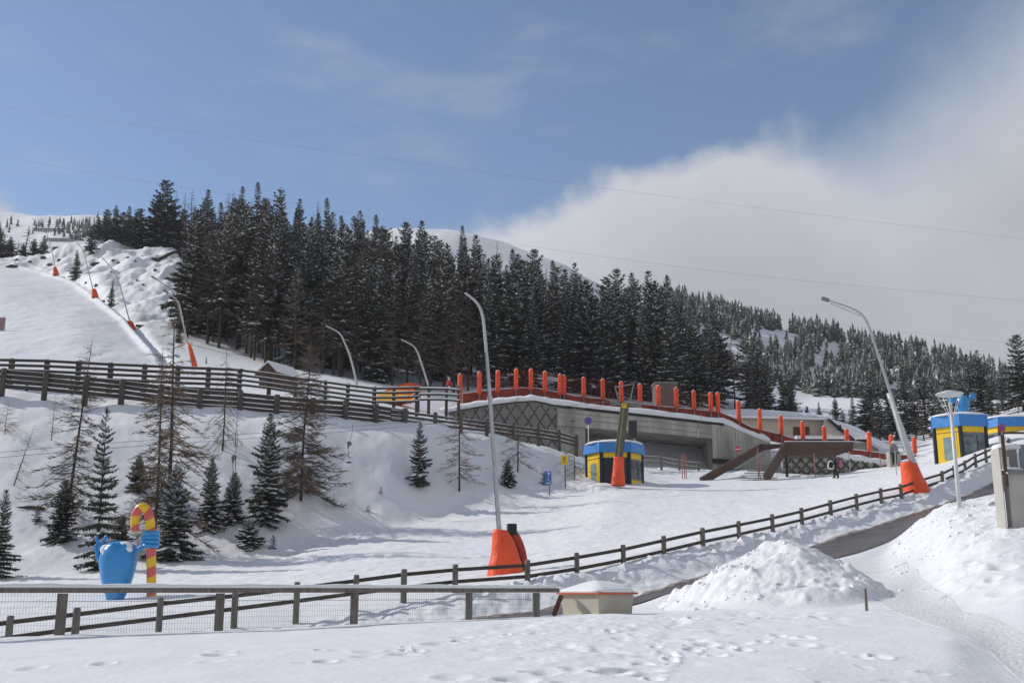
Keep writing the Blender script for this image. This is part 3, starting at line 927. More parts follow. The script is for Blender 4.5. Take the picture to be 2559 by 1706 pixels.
LAND = [(500, 'beside the leaning orange-footed lance'), (700, 'above the little wooden shed'), (860, 'behind the first bent lance'), (1010, 'above the striped orange cover'), (1120, 'behind the skier in red'), (1260, 'behind the first bridge pads'),
        (1420, 'behind the close pair of bridge pads'), (1560, 'behind the yellow-tagged lift pylon'), (1670, 'behind the grey board hut'), (1790, 'behind the sloping bridge end'), (1900, 'above the beige house'), (2010, 'behind the beige house gable')]
LIFT = []
while len(spots) < 262 and NTRY < 9000:
    NTRY += 1
    front = len(spots) < 60
    u = frn.uniform(458, 680) if len(spots) < 22 else frn.uniform(470, 1985)
    ymin = np.interp(u, [470, 600, 700, 1000, 1100, 1700, 1850, 1990], [118, 112, 108, 106, 108, 109, 118, 124])
    y = frn.uniform(ymin, ymin + 14) if front else ymin + 95 * frn.random() ** 0.9
    if y > 212:
        continue
    if u > 1800 and y > 150:
        continue
    p = G(u, y)
    if any((p.x - q[0]) ** 2 + (p.y - q[1]) ** 2 < cellr ** 2 for q in spots):
        continue
    lim = float(np.interp(u, su, sv)) + frn.uniform(10, 34)
    h = frn.uniform(10.5, 17)
    vt = vproj((p.x, p.y, p.z + h))[1]
    if vt < lim:
        h = pix(u, lim, y).z - p.z
    if h < 5:
        continue
    spots.append((p.x, p.y, p.z, h, u, front))
nL = 0
for i, (x, y, z, h, u, front) in enumerate(spots):
    k = frn.choice((2, 3, 0, 1, 6, 6)) if front and u < 1250 else frn.choice((0, 1, 4, 5, 1, 0, 2, 6, 7, 7))
    lk = [t for a, t in LAND if u <= a]
    lk = lk[0] if lk else LAND[-1][1]
    if (i % 5 == 3 and not front) or (front and u < 700 and i % 4 == 0):
        put_tree(PLR[i % 2], (x, y, z - 0.2), h / PH, frn.random() * 6.28, 'bare brown larch inside the dense dark forest, ' + lk, 'larches inside the dense forest', 1.0)
    elif front:
        put_tree(PS[k], (x, y, z - 0.2), h / PH, frn.random() * 6.28, 'snow-dusted spruce in the front row of the forest, ' + lk, 'front row spruces of the dense forest', frn.uniform(0.88, 1.18) * (1.0 if h > 10 else 1.2), (frn.gauss(0, .012), frn.gauss(0, .012)))
    else:
        put_tree(PS[k], (x, y, z - 0.2), h / PH, frn.random() * 6.28, 'snow-dusted spruce deep in the dense forest, ' + lk, 'spruces inside the dense forest', frn.uniform(0.9, 1.2) * (1.0 if h > 10 else 1.2), (frn.gauss(0, .012), frn.gauss(0, .012)))

for i in range(18):
    u = 640 + i * 31 + frn.uniform(-10, 10)
    y = float(np.interp(u, [600, 700, 1000, 1200], [110, 106, 104.5, 105.5])) + frn.uniform(0, 4)
    p = G(u, y)
    lk = [t for a, t in LAND if u <= a][0]
    put_tree(PLR[i % 2], (p.x, p.y, p.z - 0.2), frn.uniform(0.7, 1.05), frn.random() * 6.28, 'dark-trunked bare larch at the forest front edge, ' + lk, 'larches at the front edge of the forest', frn.uniform(0.9, 1.3))

# trees at both ends of the picture
RIGHT = [(2187, 921, 140, 1), (2225, 925, 128, 4), (2268, 911, 135, 0), (2316, 930, 126, 1), (2350, 940, 138, 4), (2380, 910, 150, 0), (2432, 879, 132, 4), (2458, 869, 128, 0), (2507, 908, 138, 4), (2530, 935, 150, 4), (2558, 830, 120, 5), (2405, 930, 122, 1),
         (2480, 935, 120, 2), (2290, 960, 118, 2), (2240, 965, 119, 5), (2135, 985, 130, 4), (2165, 960, 124, 1), (2200, 985, 117, 2), (2610, 880, 118, 0), (2092, 985, 128, 0), (2050, 1000, 130, 4), (2340, 985, 116, 5), (2020, 1010, 136, 1), (2110, 1020, 122, 2)]
for i, (u, vt, y, k) in enumerate(sorted(RIGHT)):
    p = G(u, y)
    s = (pix(u, vt, y).z - p.z) / PH
    put_tree(PS[k], (p.x, p.y, p.z - 0.2), s, frn.random() * 6.28, ORD[i] + ' dark spruce counted from the beige house, in the row behind the booths', 'spruces behind the booths', 1.1 if s > 0.9 else 1.3)
for i, (u, vt, y) in enumerate(((2495, 975, 118), (2545, 985, 116), (2050, 1030, 122), (2128, 1020, 118), (2150, 1035, 116), (2185, 1020, 115), (2310, 990, 114))):
    p = G(u, y)
    s = (pix(u, vt, y).z - p.z) / PH
    put_tree(PLR[i % 2], (p.x, p.y, p.z - 0.2), s, frn.random() * 6.28, ORD[i] + ' bare brown larch listed among the spruces behind the booths', 'larches behind the booths', 1.7)
LEFT = [(4, 578, 'l'), (22, 590, 's'), (40, 600, 'l'), (62, 560, 'l'), (82, 595, 's'), (106, 585, 's'), (-10, 570, 's'), (55, 606, 's')]
for i, (u, vt, kd) in enumerate(sorted(LEFT)):
    y = 204
    p = G(u, y)
    s = (pix(u, vt, y).z - p.z) / PH
    put_tree(PLR[i % 2] if kd == 'l' else PS[(0, 4)[i % 2]], (p.x, p.y, p.z - 0.2), s, frn.random() * 6.28,
             ORD[i] + (' tree from the photo edge, a bare larch' if kd == 'l' else ' tree from the photo edge, a spruce') + ' above the crest of the upper piste', 'trees above the crest of the upper piste', 2.1)
for i, (u, vt, k) in enumerate(((243, 540, 0), (262, 520, 1), (300, 528, 5), (330, 533, 0), (365, 540, 1), (385, 500, 5), (425, 500, 0), (450, 520, 1), (270, 560, 2), (318, 565, 5), (352, 562, 0), (398, 560, 5), (436, 560, 1))):
    y = 198 + (i % 5) * 2.6
    p = G(u, y)
    s = (pix(u, vt, y).z - p.z) / PH
    put_tree(PS[k], (p.x, p.y, p.z - 0.2), s, frn.random() * 6.28, 'spruce in the clump on the hilltop crest, below the skyline tips', 'spruces of the hilltop clump', 1.6)


# far woods, far beyond counting
def far_tree(mb, p, h, rn):
    r = h * rn.uniform(0.15, 0.24)
    n = 7
    for t in range(6):
        z0 = h * (0.04 + 0.155 * t)
        z1 = z0 + h * 0.24
        rr = r * (1 - t / 6.3) ** 0.75
        a0 = rn.random() * 6.28
        ring = []
        for k in range(n):
            an = a0 + 6.28 * k / n
            q = rr * rn.uniform(0.5, 1.4)
            ring.append((p.x + q * math.cos(an), p.y + q * math.sin(an), p.z + z0 + rn.uniform(-0.03, 0.03) * h))
        top = (p.x, p.y, p.z + z1)
        for k in range(n):
            a, b = ring[k], ring[(k + 1) % n]
            mb.add([a, b, top], [(0, 1, 2)], (1 if rn.random() < 0.10 else 2) if rn.random() < 0.33 else 0)


def far_wood(name, label, spots):
    rn = random.Random(3)
    mb = MB()
    for p, h in spots:
        far_tree(mb, p, h, rn)
    o = mb.build(name, ['needle', 'treesnow', 'frost'])
    tag(o, label, 'woodland', None, 'stuff')


fr = random.Random(9)
sp = []
CLEAR = [(1765, 838, 44, 20), (1812, 866, 36, 20), (1850, 885, 26, 40), (1950, 842, 50, 20), (1905, 985, 62, 42), (1985, 1000, 50, 30), (1858, 940, 22, 36), (2085, 880, 40, 18), (2040, 935, 30, 26), (2250, 980, 40, 14)]
while len(sp) < 2300:
    u = fr.uniform(1640, 2700)
    y = fr.uniform(255, 455)
    x = (u - CX) / FPX * y * 1.03
    dn = float(fbm(np.array([x * 0.03]), np.array([y * 0.02]), 131, 3)[0])
    pu, pv = vproj((x, y, Hxy(x, y)))
    if fr.random() > 0.80 + dn * 1.6:
        continue
    if any(((pu - a) / c) ** 2 + ((pv - 14 - b) / (d + 10)) ** 2 < 1 for a, b, c, d in CLEAR) and fr.random() > 0.07:
        continue
    sp.append((Vector((x, y, Hxy(x, y) - 0.1)), fr.uniform(5.2, 9.4) * (0.7 + 0.3 * fr.random())))
far_wood('distant_woodland', 'grey-green snowy woods thinning into white clearings on the far hillside', sp)
sp = []
for i in range(130):
    u = fr.gauss(205, 42) if i < 105 else fr.uniform(-20, 280)
    v = fr.gauss(577, 13)
    p = ground_uv(u, v, 400, 1100)
    sp.append((p, fr.uniform(3.5, 6.5)))
far_wood('distant_woodland', 'scattered small grey trees on the far white ski slope', sp)

# ---------------------------------------------------------------- fences
def polyline_rail(mb, pts, w, h, mi=0):
    for a, b in zip(pts, pts[1:]):
        mb.beam(a, b, w, h, mi)


def fence(name, label, posts, offs, pr, rail, mats, group=None, snow=0.0, sq=False, sink=0.25, side=0.0, cap=False, cat='fence'):
    """posts: (u, y, v top, z base or None)"""
    p0 = posts[len(posts) // 2]
    b0 = G(p0[0], p0[1])
    root = thing(name, label, cat, b0, group)
    tops = []
    for u, y, vt in posts:
        t = pix(u, vt, y)
        zb = min(Hxy(t.x, y), t.z - 0.3) - sink
        tops.append(t)
        m = MB()
        r = pr * random.uniform(0.92, 1.08)
        if sq:
            m.box((t.x, y, (t.z + zb) / 2), (2 * r, 2 * r, t.z - zb), random.uniform(-0.1, 0.1))
        else:
            m.lathe((t.x, y, zb), [(r * 1.03, 0), (r, (t.z - zb) * 0.96), (r * 0.85, t.z - zb)], 10)
        post = m.build('post', mats[0], root, smooth=not sq)
        if cap:
            c = MB()
            c.lathe((t.x, y, t.z), [(r * 0.9, 0.0), (r * 0.85, 0.03), (r * 0.45, 0.06), (0.005, 0.07)], 10)
            c.build('snow_cap', 'snowcap', post, origin=tuple(root.location), smooth=True)
    for o_ in offs:
        m = MB()
        pts = [t + Vector((0, side, -o_ + random.uniform(-0.015, 0.015))) for t in tops]
        ext0 = pts[0] - (pts[1] - pts[0]) * 0.45
        ext1 = pts[-1] + (pts[-1] - pts[-2]) * 0.12
        polyline_rail(m, [ext0] + pts[1:-1] + [ext1], rail[0], rail[1])
        ro = m.build('rail', mats[1], root)
        if snow:
            c = MB()
            polyline_rail(c, [q + Vector((0, 0, rail[1] / 2 + snow / 2 + 0.002)) for q in [ext0] + pts[1:-1] + [ext1]], rail[0] * 0.95, snow)
            c.build('snow_strip', 'snowcap', ro, origin=tuple(root.location))
    return root


FP = [(-150, 28.3, 1560), (27, 29, 1537), (193, 29.8, 1517), (402, 31, 1492), (589, 32, 1471), (743, 33, 1453), (891, 34, 1435), (1010, 34.7, 1421), (1138, 35.5, 1409), (1318, 37, 1398), (1441, 38.6, 1380), (1557, 40.2, 1360), (1658, 42, 1338), (1755, 44, 1318),
      (1845, 46, 1301), (1929, 48, 1284), (2002, 50, 1268), (2074, 52.2, 1249), (2139, 54.4, 1233), (2200, 56.3, 1219), (2250, 58, 1209), (2298, 60, 1193), (2353, 62, 1176), (2383, 63.4, 1162), (2410, 64.7, 1150), (2436, 66, 1133), (2462, 67.2, 1122), (2484, 68.4, 1112), (2520, 70, 1094)]
fence('wooden_fence', 'long two-rail brown fence following the road uphill beside the ski piste', FP, (0.17, 0.55), 0.095, (0.07, 0.115), ('greywood', 'wood'), side=0.10, cat='fence')
UPF = [(-40, 73.5, 893), (31, 74, 896), (119, 74.2, 898), (198, 74.4, 902), (278, 74.7, 906), (363, 75, 910), (446, 75.3, 914), (522, 75.6, 917), (600, 76, 921), (674, 76.6, 930), (740, 77.2, 940), (814, 77.8, 950), (870, 78.2, 958), (936, 79, 966), (985, 79.5, 966), (1042, 80, 964)]
fence('wooden_fence', 'five-rail dark brown fence along the top of the snowy bank', UPF[1:9], (0.14, 0.50, 0.86, 1.22, 1.58), 0.14, (0.08, 0.17), ('wood', 'wood'), side=-0.12, sq=True, snow=0.025)
fence('wooden_fence', 'snow-topped rail fence running from the little shed towards the striped cover', UPF[8:], (0.16, 0.50, 0.84, 1.18), 0.12, (0.08, 0.13), ('wood', 'wood'), side=-0.12, sq=True, snow=0.05)
LOF = [(-70, 70, 915), (11, 70.3, 920), (116, 70.6, 928), (217, 70.9, 938), (307, 71.2, 947), (404, 71.6, 960), (501, 72, 971), (602, 72.5, 977), (693, 73, 986), (782, 73.8, 994), (864, 74.6, 1000), (940, 75.5, 1009), (1012, 76.4, 1020), (1088, 77.6, 1030), (1152, 78.8, 1038), (1217, 80.3, 1046), (1283, 82.4, 1056), (1345, 84.5, 1064), (1397, 86.3, 1073), (1440, 88, 1085)]
fence('wooden_fence', 'heavy dark plank fence on thick posts edging the bank below the five-rail fence', LOF[:13], (0.20, 0.52, 0.84, 1.16), 0.19, (0.10, 0.24), ('darkpost', 'wood'), side=0.20, snow=0.03)
fence('wooden_fence', 'plank fence running downhill in front of the lattice retaining wall', LOF[12:], (0.28, 0.58, 0.88), 0.14, (0.09, 0.15), ('darkpost', 'wood'), side=0.16, snow=0.03)
fence('wooden_fence', 'short snow-topped rail fence between the striped cover and the first bridge pad', [(1046, 82, 962), (1072, 82.6, 962), (1116, 83.6, 963), (1146, 84.4, 966)], (0.30, 0.75, 1.15), 0.11, (0.08, 0.12), ('wood', 'wood'), side=-0.1, snow=0.10)
ULF = [(-40, 103, 832), (12, 101, 855), (23, 100, 860), (41, 98.5, 869), (56, 97.5, 874), (76, 96, 881), (98, 94.5, 886), (121, 93, 890), (142, 92, 893), (166, 91, 896), (190, 90, 900)]
fence('wooden_fence', 'small two-rail fence curving down the side of the upper piste', ULF, (0.14, 0.42), 0.08, (0.05, 0.08), ('wood', 'wood'), side=-0.08)
fence('wooden_fence', 'low handrail fence under the bridge beside the ticket booth', [(1600, 87.5, 1135), (1652, 88.5, 1138), (1697, 89, 1147), (1745, 89.5, 1152)], (0.15, 0.5), 0.09, (0.07, 0.10), ('greywood', 'greywood'), side=0.1, snow=0.03)

# near railing with wire mesh
NR = [(-240, 20.2), (157, 21.8), (551, 23.4), (886, 25.2), (1172, 26.6), (1340, 27.3), (1393, 27.7)]
root = thing('mesh_railing', 'weathered handrail with wire mesh and a snow strip on its top, on the near bank', 'railing', G(700, 24.2))
rail_pts = []
for i, (u, y) in enumerate(NR):
    t = pix(u, 1474, y)
    rail_pts.append(t)
    if 0 < i < 6:
        zb = Hxy(t.x, y) - 0.3
        MB().box((t.x, y + 0.02, (t.z - 0.06 + zb) / 2), (0.165, 0.15, t.z - 0.06 - zb), 0.05).build('post', 'greywood', root, bevel=0.012)
m = MB()
polyline_rail(m, rail_pts, 0.16, 0.10)
hr = m.build('handrail', 'greywood', root)
m = MB()
n = 420
srn = random.Random(4)
P_, Q_ = [], []
tot = []
for (a, b) in zip(rail_pts, rail_pts[1:]):
    for k in range(70):
        tot.append(a.lerp(b, k / 70))
tot.append(rail_pts[-1])
ring = [(-0.085, 0.052), (-0.095, 0.085), (-0.06, 0.115), (0.0, 0.128), (0.06, 0.115), (0.095, 0.085), (0.085, 0.052)]
vs, fs = [], []
for k, q in enumerate(tot):
    h = 1.0 + 0.10 * math.sin(k * 0.13) + 0.06 * math.sin(k * 0.41 + 1)
    for a, b in ring:
        vs.append((q.x, q.y + a, q.z + 0.052 + (b - 0.052) * h))
for k in range(len(tot) - 1):
    for j in range(6):
        fs.append((k * 7 + j, (k + 1) * 7 + j, (k + 1) * 7 + j + 1, k * 7 + j + 1))
m.add(vs, fs)
m.build('snow_strip', 'snowcap', hr, origin=tuple(root.location), smooth=True)
for i in range(5):
    a, b = rail_pts[i], rail_pts[i + 1]
    m = MB()
    nn = int((b - a).length / 0.055)
    for k in range(nn):
        q = a.lerp(b, k / nn)
        zb = Hxy(q.x, q.y) - 0.02
        m.beam((q.x, q.y - 0.05, q.z - 0.05), (q.x, q.y - 0.05, zb), 0.0035, 0.0035)
    for f in (0.10, 0.21, 0.32, 0.43, 0.54, 0.65, 0.76, 0.87, 0.98, 1.09):
        w_ = 0.010 if f in (0.21, 0.87) else 0.0035
        pts = []
        for k in range(9):
            q = a.lerp(b, k / 8)
            zz = q.z - f
            if zz < Hxy(q.x, q.y) - 0.02:
                zz = Hxy(q.x, q.y) - 0.03
            pts.append((q.x, q.y - 0.05, zz))
        polyline_rail(m, pts, w_, w_)
    m.build('wire_mesh', 'greymetal', root)
a = pix(1403, 1487, 27.4)
b = pix(1384, 1536, 27.2)
MB().beam(a, b, 0.09, 0.08).build('brace', 'redwood', root)

# grit box
c = G(1493, 27.9)
gz = pix(1488, 1483, 27.5).z
root = thing('grit_box', 'beige grit box with orange-rimmed snow-capped lid at the end of the mesh railing', 'grit box', (c.x, c.y, gz - 0.75))
ro = R_(40)
m = MB()
m.box((c.x, c.y, gz - 0.40), (1.10, 1.22, 0.80), ro, 0, 1.10)
m.build('body', 'boxbeige', root, bevel=0.02)
m = MB()
m.box((c.x, c.y, gz + 0.015), (1.38, 1.50, 0.05), ro)
ld = m.build('lid', 'rim', root, bevel=0.01)
m = MB()
for sx_, sy_ in ((0.45, -0.64), (-0.05, -0.64)):
    m.box((c.x + sx_ * math.cos(ro) - sy_ * math.sin(ro), c.y + sx_ * math.sin(ro) + sy_ * math.cos(ro), gz - 0.03), (0.10, 0.05, 0.05), ro)
m.build('hinge', 'black', ld, origin=tuple(root.location))
m = MB()
nst = 10
prof = [(0.70, 0.0), (0.705, 0.03), (0.67, 0.065), (0.52, 0.125), (0.36, 0.19), (0.2, 0.25), (0.1, 0.275), (0.01, 0.28)]
o = len(m.v)
for r, z in prof:
    for k in range(40):
        t = 2 * math.pi * k / 40
        q = (abs(math.cos(t)) ** 7 + abs(math.sin(t)) ** 7) ** (-1 / 7)
        lx, ly = r * q * math.cos(t) * 0.97, r * q * math.sin(t) * 1.06
        m.v.append((c.x + lx * math.cos(ro) - ly * math.sin(ro), c.y + lx * math.sin(ro) + ly * math.cos(ro), gz + 0.042 + z))
for i in range(len(prof) - 1):
    for k in range(40):
        k2 = (k + 1) % 40
        m.f.append((o + i * 40 + k, o + i * 40 + k2, o + (i + 1) * 40 + k2, o + (i + 1) * 40 + k))
        m.m.append(0)
m.build('snow_cap', 'snowcap', root, smooth=True)

# stake beside the path
p = G(2166, 25.6)
m = MB()
m.box((p.x, p.y, p.z + 0.14), (0.055, 0.045, 0.72), 0.3, 0, 0.85)
tag(m.build('wooden_stake', 'greywood', None, (p.x, p.y, p.z)), 'short wooden stake sticking out of the snow beside the packed path', 'stake')


# ---------------------------------------------------------------- snow lances
def smooth_path(pts, n=6):
    pts = [Vector(p) for p in pts]
    P = [pts[0]] + pts + [pts[-1]]
    out = []
    for i in range(1, len(P) - 2):
        for k in range(n):
            t = k / n
            a, b, c_, d_ = P[i - 1], P[i], P[i + 1], P[i + 2]
            out.append(0.5 * ((2 * b) + (c_ - a) * t + (2 * a - 5 * b + 4 * c_ - d_) * t * t + (3 * b - a - 3 * c_ + d_) * t ** 3))
    out.append(P[-2])
    return out


LG = 'snow lances beside the pistes'


def lance(label, y, poly, r0, r1, base, head=True, sleeve=None, matn='galv'):
    b = G(base[0], y)
    root = thing('snow_lance', label, 'snow lance', b, LG)
    pts = smooth_path([pix(u, v, y) for u, v in poly])
    n = len(pts)
    MB().tube(pts, [r0 + (r1 - r0) * i / (n - 1) for i in range(n)], 10).build('pole', matn, root, smooth=True)
    if head:
        d = (pts[-1] - pts[-2]).normalized()
        m = MB()
        m.tube([pts[-1] - d * 0.12, pts[-1] + d * 0.30], r1 * 1.9, 8)
        m.tube([pts[-1] + d * 0.30, pts[-1] + d * 0.36], r1 * 2.4, 8)
        m.build('nozzle', 'greymetal', root)
    return root


def fold_pad(root, base_l, base_r, top_l, top_r, y, depth, matn='orange', name='pad', bend=0.25):
    """wrapped tarpaulin pad seen from the front: a tapering half round shell"""
    m = MB()
    rows = 14
    seg = 22
    for i in range(rows + 1):
        t = i / rows
        e = t ** 1.0
        l = pix(base_l[0] + (top_l[0] - base_l[0]) * (e + bend * 0.5 * math.sin(math.pi * t) * (1 if True else 0)), base_l[1] + (top_l[1] - base_l[1]) * t, y)
        r = pix(base_r[0] + (top_r[0] - base_r[0]) * (e - bend * math.sin(math.pi * t)), base_r[1] + (top_r[1] - base_r[1]) * t, y)
        cx, w_ = (l.x + r.x) / 2, (r.x - l.x) / 2
        cz = (l.z + r.z) / 2
        fl = 1 + 0.025 * math.sin(t * 9) + (0.03 if 0.22 < t < 0.30 else 0)
        for k in range(seg):
            an = 2 * math.pi * k / seg
            cren = 1 + 0.025 * math.sin(5 * an + 3 * t) + 0.014 * math.sin(11 * an - 6 * t + 1)
            m.v.append((cx + w_ * fl * math.cos(an) * cren, y + depth * (1 - 0.55 * t) * math.sin(an) * cren, cz + (l.z - r.z) * -0.5 * math.cos(an)))
    for i in range(rows):
        for k in range(seg):
            k2 = (k + 1) % seg
            m.f.append((i * seg + k, i * seg + k2, (i + 1) * seg + k2, (i + 1) * seg + k))
            m.m.append(0)
    m.f.append(tuple(rows * seg + k for k in range(seg)))
    m.m.append(0)
    return m.build(name, matn, root, smooth=True)


r = lance('tall snow lance rising beside the road fence from a big orange padded foot', 41.5, [(1254, 1400), (1248, 1322), (1240, 1220), (1232, 1100), (1222, 960), (1213, 850), (1206, 790), (1192, 757), (1163, 732)], 0.092, 0.05, (1256, 1430), head=False)
MB().tube([pix(1243, 1330, 41.3), pix(1229, 1120, 41.3), pix(1213, 880, 41.3)], 0.022, 6).build('hose', 'greymetal', r)
m = MB()
m.tube([pix(1236, 1160, 41.5), pix(1235.5, 1150, 41.5)], 0.125, 10)
m.tube([pix(1225, 1000, 41.5), pix(1224.5, 992, 41.5)], 0.115, 10)
m.build('collar', 'galv', r)
fold_pad(r, (1215, 1446), (1306, 1440), (1232, 1322), (1268, 1325), 41.5, 0.62)
m = MB()
rows, seg = 12, 16
pth = smooth_path([pix(1276, 1326, 42.0), pix(1287, 1345, 42.0), pix(1300, 1378, 42.0), pix(1311, 1420, 42.0), pix(1315, 1440, 42.0)], 5)
m.tube(pth, [0.17 + 0.06 * math.sin(math.pi * min(1, i / 14)) for i in range(len(pth))], 14)
m.build('rolled_pad', 'redpad', r, smooth=True)
q = pix(1279, 1322, 41.9)
MB().box((q.x, q.y, q.z), (0.34, 0.30, 0.42), 0.2).build('control_box', 'black', r, bevel=0.02)

r = lance('leaning snow lance with a thick white lower mast and orange foot beside the booths', 60, [(2285, 1180), (2272, 1135), (2226, 985), (2181, 844), (2167, 806), (2151, 784), (2122, 768), (2071, 751)], 0.10, 0.045, (2290, 1225), head=False)
MB().tube([pix(2282, 1158, 59.8), pix(2221, 982, 59.8)], [0.20, 0.14], 8).build('lower_mast', 'whitemetal', r, smooth=True)
MB().tube([pix(2260, 1130, 59.55), pix(2221, 995, 59.6)], 0.03, 6).build('rail', 'galv', r)
MB().tube([pix(2071, 751, 60), pix(2053, 745, 60)], 0.12, 8).build('nozzle', 'greymetal', r)
MB().tube([pix(2150, 790, 60), pix(2120, 776, 60), pix(2075, 758, 60)], 0.018, 5).build('hose', 'greymetal', r)
fold_pad(r, (2257, 1246), (2325, 1226), (2250, 1155), (2288, 1152), 60, 0.8, bend=-0.05)

for lab, y, pl, padp in (
        ('small snow lance highest on the upper piste edge, with an orange foot pad', 181, [(137, 690), (137, 664), (123, 602), (109, 574), (80, 545)], ((132, 688), (147, 688), (133, 668), (141, 668))),
        ('snow lance with an orange foot pad beside the two small spruces on the piste edge', 163, [(239, 745), (231, 717), (219, 670), (209, 628), (191, 605)], ((229, 744), (246, 745), (229, 722), (239, 722))),
        ('snow lance with an orange foot pad low on the upper piste edge', 140, [(332, 826), (323, 799), (297, 706), (280, 672), (252, 640)], ((320, 824), (340, 830), (319, 802), (330, 802))),
):
    y = ground_uv(pl[0][0], pl[0][1] - 3, 95, 230).y - 0.6
    r = lance(lab, y, pl, 0.085, 0.045, pl[0], head=False)
    b = G(pl[0][0], y)
    fold_pad(r, padp[0], padp[1], padp[2], padp[3], y, 0.5)
    u_, v_ = padp[1]
    q = pix(u_ + 8, v_ + 2, y - 0.5)
    MB().box((q.x, q.y, Hxy(q.x, q.y) + 0.15), (0.9, 0.4, 0.22), 0.3).build('valve_box', 'black', r)
r = lance('tall leaning snow lance with an orange lower mast above the five-rail fence', 90, [(487, 918), (480, 890), (466, 845), (449, 765), (440, 748), (418, 731)], 0.10, 0.05, (486, 914))
MB().tube([pix(487, 916, 89.8), pix(476, 872, 89.8), pix(468, 856, 89.8)], [0.24, 0.17, 0.10], 8).build('pad', 'orange', r, smooth=True)
lance('bare lance head leaning out over the snow bumps beside the forest edge', 105, [(455, 805), (440, 750), (430, 726), (418, 716), (386, 695)], 0.04, 0.045, (455, 850), matn='greymetal')
lance('first bent snow lance standing in front of the dark forest', 94, [(892, 970), (889, 945), (875, 890), (862, 858), (848, 832), (815, 814)], 0.115, 0.06, (890, 970), head=False)
lance('second bent snow lance in front of the forest, beside the striped orange cover', 90, [(1074, 985), (1068, 955), (1050, 898), (1042, 877), (1030, 862), (1003, 848)], 0.10, 0.055, (1072, 985), head=False)

# ---------------------------------------------------------------- bridge
def strip(pts_uvy):
    return [pix(u, v, y) for u, v, y in pts_uvy]


# top edge of the concrete (front face), left to right
BT = [(1100, 1036, 92.5), (1150, 1024, 92.5), (1219, 1012, 92.5), (1296, 1003, 92.5), (1338, 1001, 92.5), (1392, 1013, 92.5), (1660, 1042, 93), (1808, 1059, 93.5), (1893, 1096, 94), (1925, 1106, 94)]
bt = [pix(*p) for p in BT]
root = thing('ski_bridge', 'grey concrete ski bridge with lattice abutment and snowy deck before the forest', 'bridge', G(1500, 94))


def front_prism(mb, top, bot, depth, mi=0):
    pts = list(top) + list(reversed(bot))
    mb.prism(pts, (0, depth, 0), mi)


def under(p, v):
    """point straight below p at photo row v"""
    lo, hi = p.z - 30, p.z
    for _ in range(40):
        m_ = (lo + hi) / 2
        if vproj((p.x, p.y, m_))[1] > v:
            lo = m_
        else:
            hi = m_
    return Vector((p.x, p.y, lo))


# fill behind abutment + deck slab
m = MB()
for i in range(5):
    a, b = bt[i] + Vector((0, .5, 0)), bt[i + 1] + Vector((0, .5, 0))
    m.prism([a, b, Vector((b.x, b.y, b.z - 7.5)), Vector((a.x, a.y, a.z - 7.5))], (0, 8.5, 0))
m.build('abutment', 'rubble', root)
m = MB()
zl = {}
for i in range(5, 6):
    a, b = bt[5], bt[6]
    a2, b2 = under(a, 1062), under(b, 1083)
    m.prism([a, b, b2, a2], (0, 9, 0))
a, b = bt[6], bt[7]
m.prism([a, b, under(b, 1098), under(a, 1083)], (0, 9, 0))
m.build('deck_beam', 'concrete', root)
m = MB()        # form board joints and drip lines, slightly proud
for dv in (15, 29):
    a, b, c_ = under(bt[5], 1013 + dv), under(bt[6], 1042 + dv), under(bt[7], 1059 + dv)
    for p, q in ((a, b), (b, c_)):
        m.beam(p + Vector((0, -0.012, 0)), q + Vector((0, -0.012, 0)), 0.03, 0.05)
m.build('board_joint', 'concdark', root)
m = MB()
for p, q in ((bt[5], bt[6]), (bt[6], bt[7])):
    m.beam(p + Vector((0, -0.06, -0.06)), q + Vector((0, -0.06, -0.06)), 0.12, 0.20)
m.build('bitumen_edge', 'asphaltedge', root)
# far wall below the deck, and side piers
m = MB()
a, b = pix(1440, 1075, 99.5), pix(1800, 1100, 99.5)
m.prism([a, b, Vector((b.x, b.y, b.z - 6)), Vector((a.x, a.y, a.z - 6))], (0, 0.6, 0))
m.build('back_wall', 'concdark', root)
m = MB()
for v0, v1 in ((1105, 1112), (1135, 1143), (1165, 1170)):
    m.beam(pix(1460, v0, 99.4), pix(1798, v1, 99.4), 0.05, 0.08)
m.build('wall_joint', 'concrete', root)
m = MB()
a, b = pix(1392, 1040, 92.8), pix(1462, 1050, 92.8)
m.prism([a, b, Vector((b.x, b.y, b.z - 7)), Vector((a.x, a.y, a.z - 7))], (0, 7, 0))
m.build('pier', 'concrete', root)
m = MB()
a, b, c_, d_ = pix(1779, 1056, 93.3), bt[7] + Vector((0, 0, -.05)), bt[8], bt[9]
pts = [a, b, c_, d_]
m.prism(pts + [Vector((d_.x, d_.y, d_.z - 4)), Vector((a.x, a.y, a.z - 6))], (0, 9, 0))
m.build('wing_wall', 'concrete', root)
m = MB()
for u in np.arange(1792, 1915, 9):
    q = pix(u, 1062 if u < 1808 else 1060 + (u - 1808) * 0.45, 93.27)
    m.beam(q + Vector((0, 0.01, -0.1)), q + Vector((0, 0.01, -4)), 0.03, 0.03, 0, (0, 1, 0))
m.build('wall_groove', 'concdark', root)
MB().prism([pix(1780, 1146, 93.2), pix(1850, 1150, 93.2), pix(1850, 1160, 93.2), pix(1780, 1157, 93.2)], (0, -0.3, 0)).build('kerb_strip', 'asphaltedge', root)
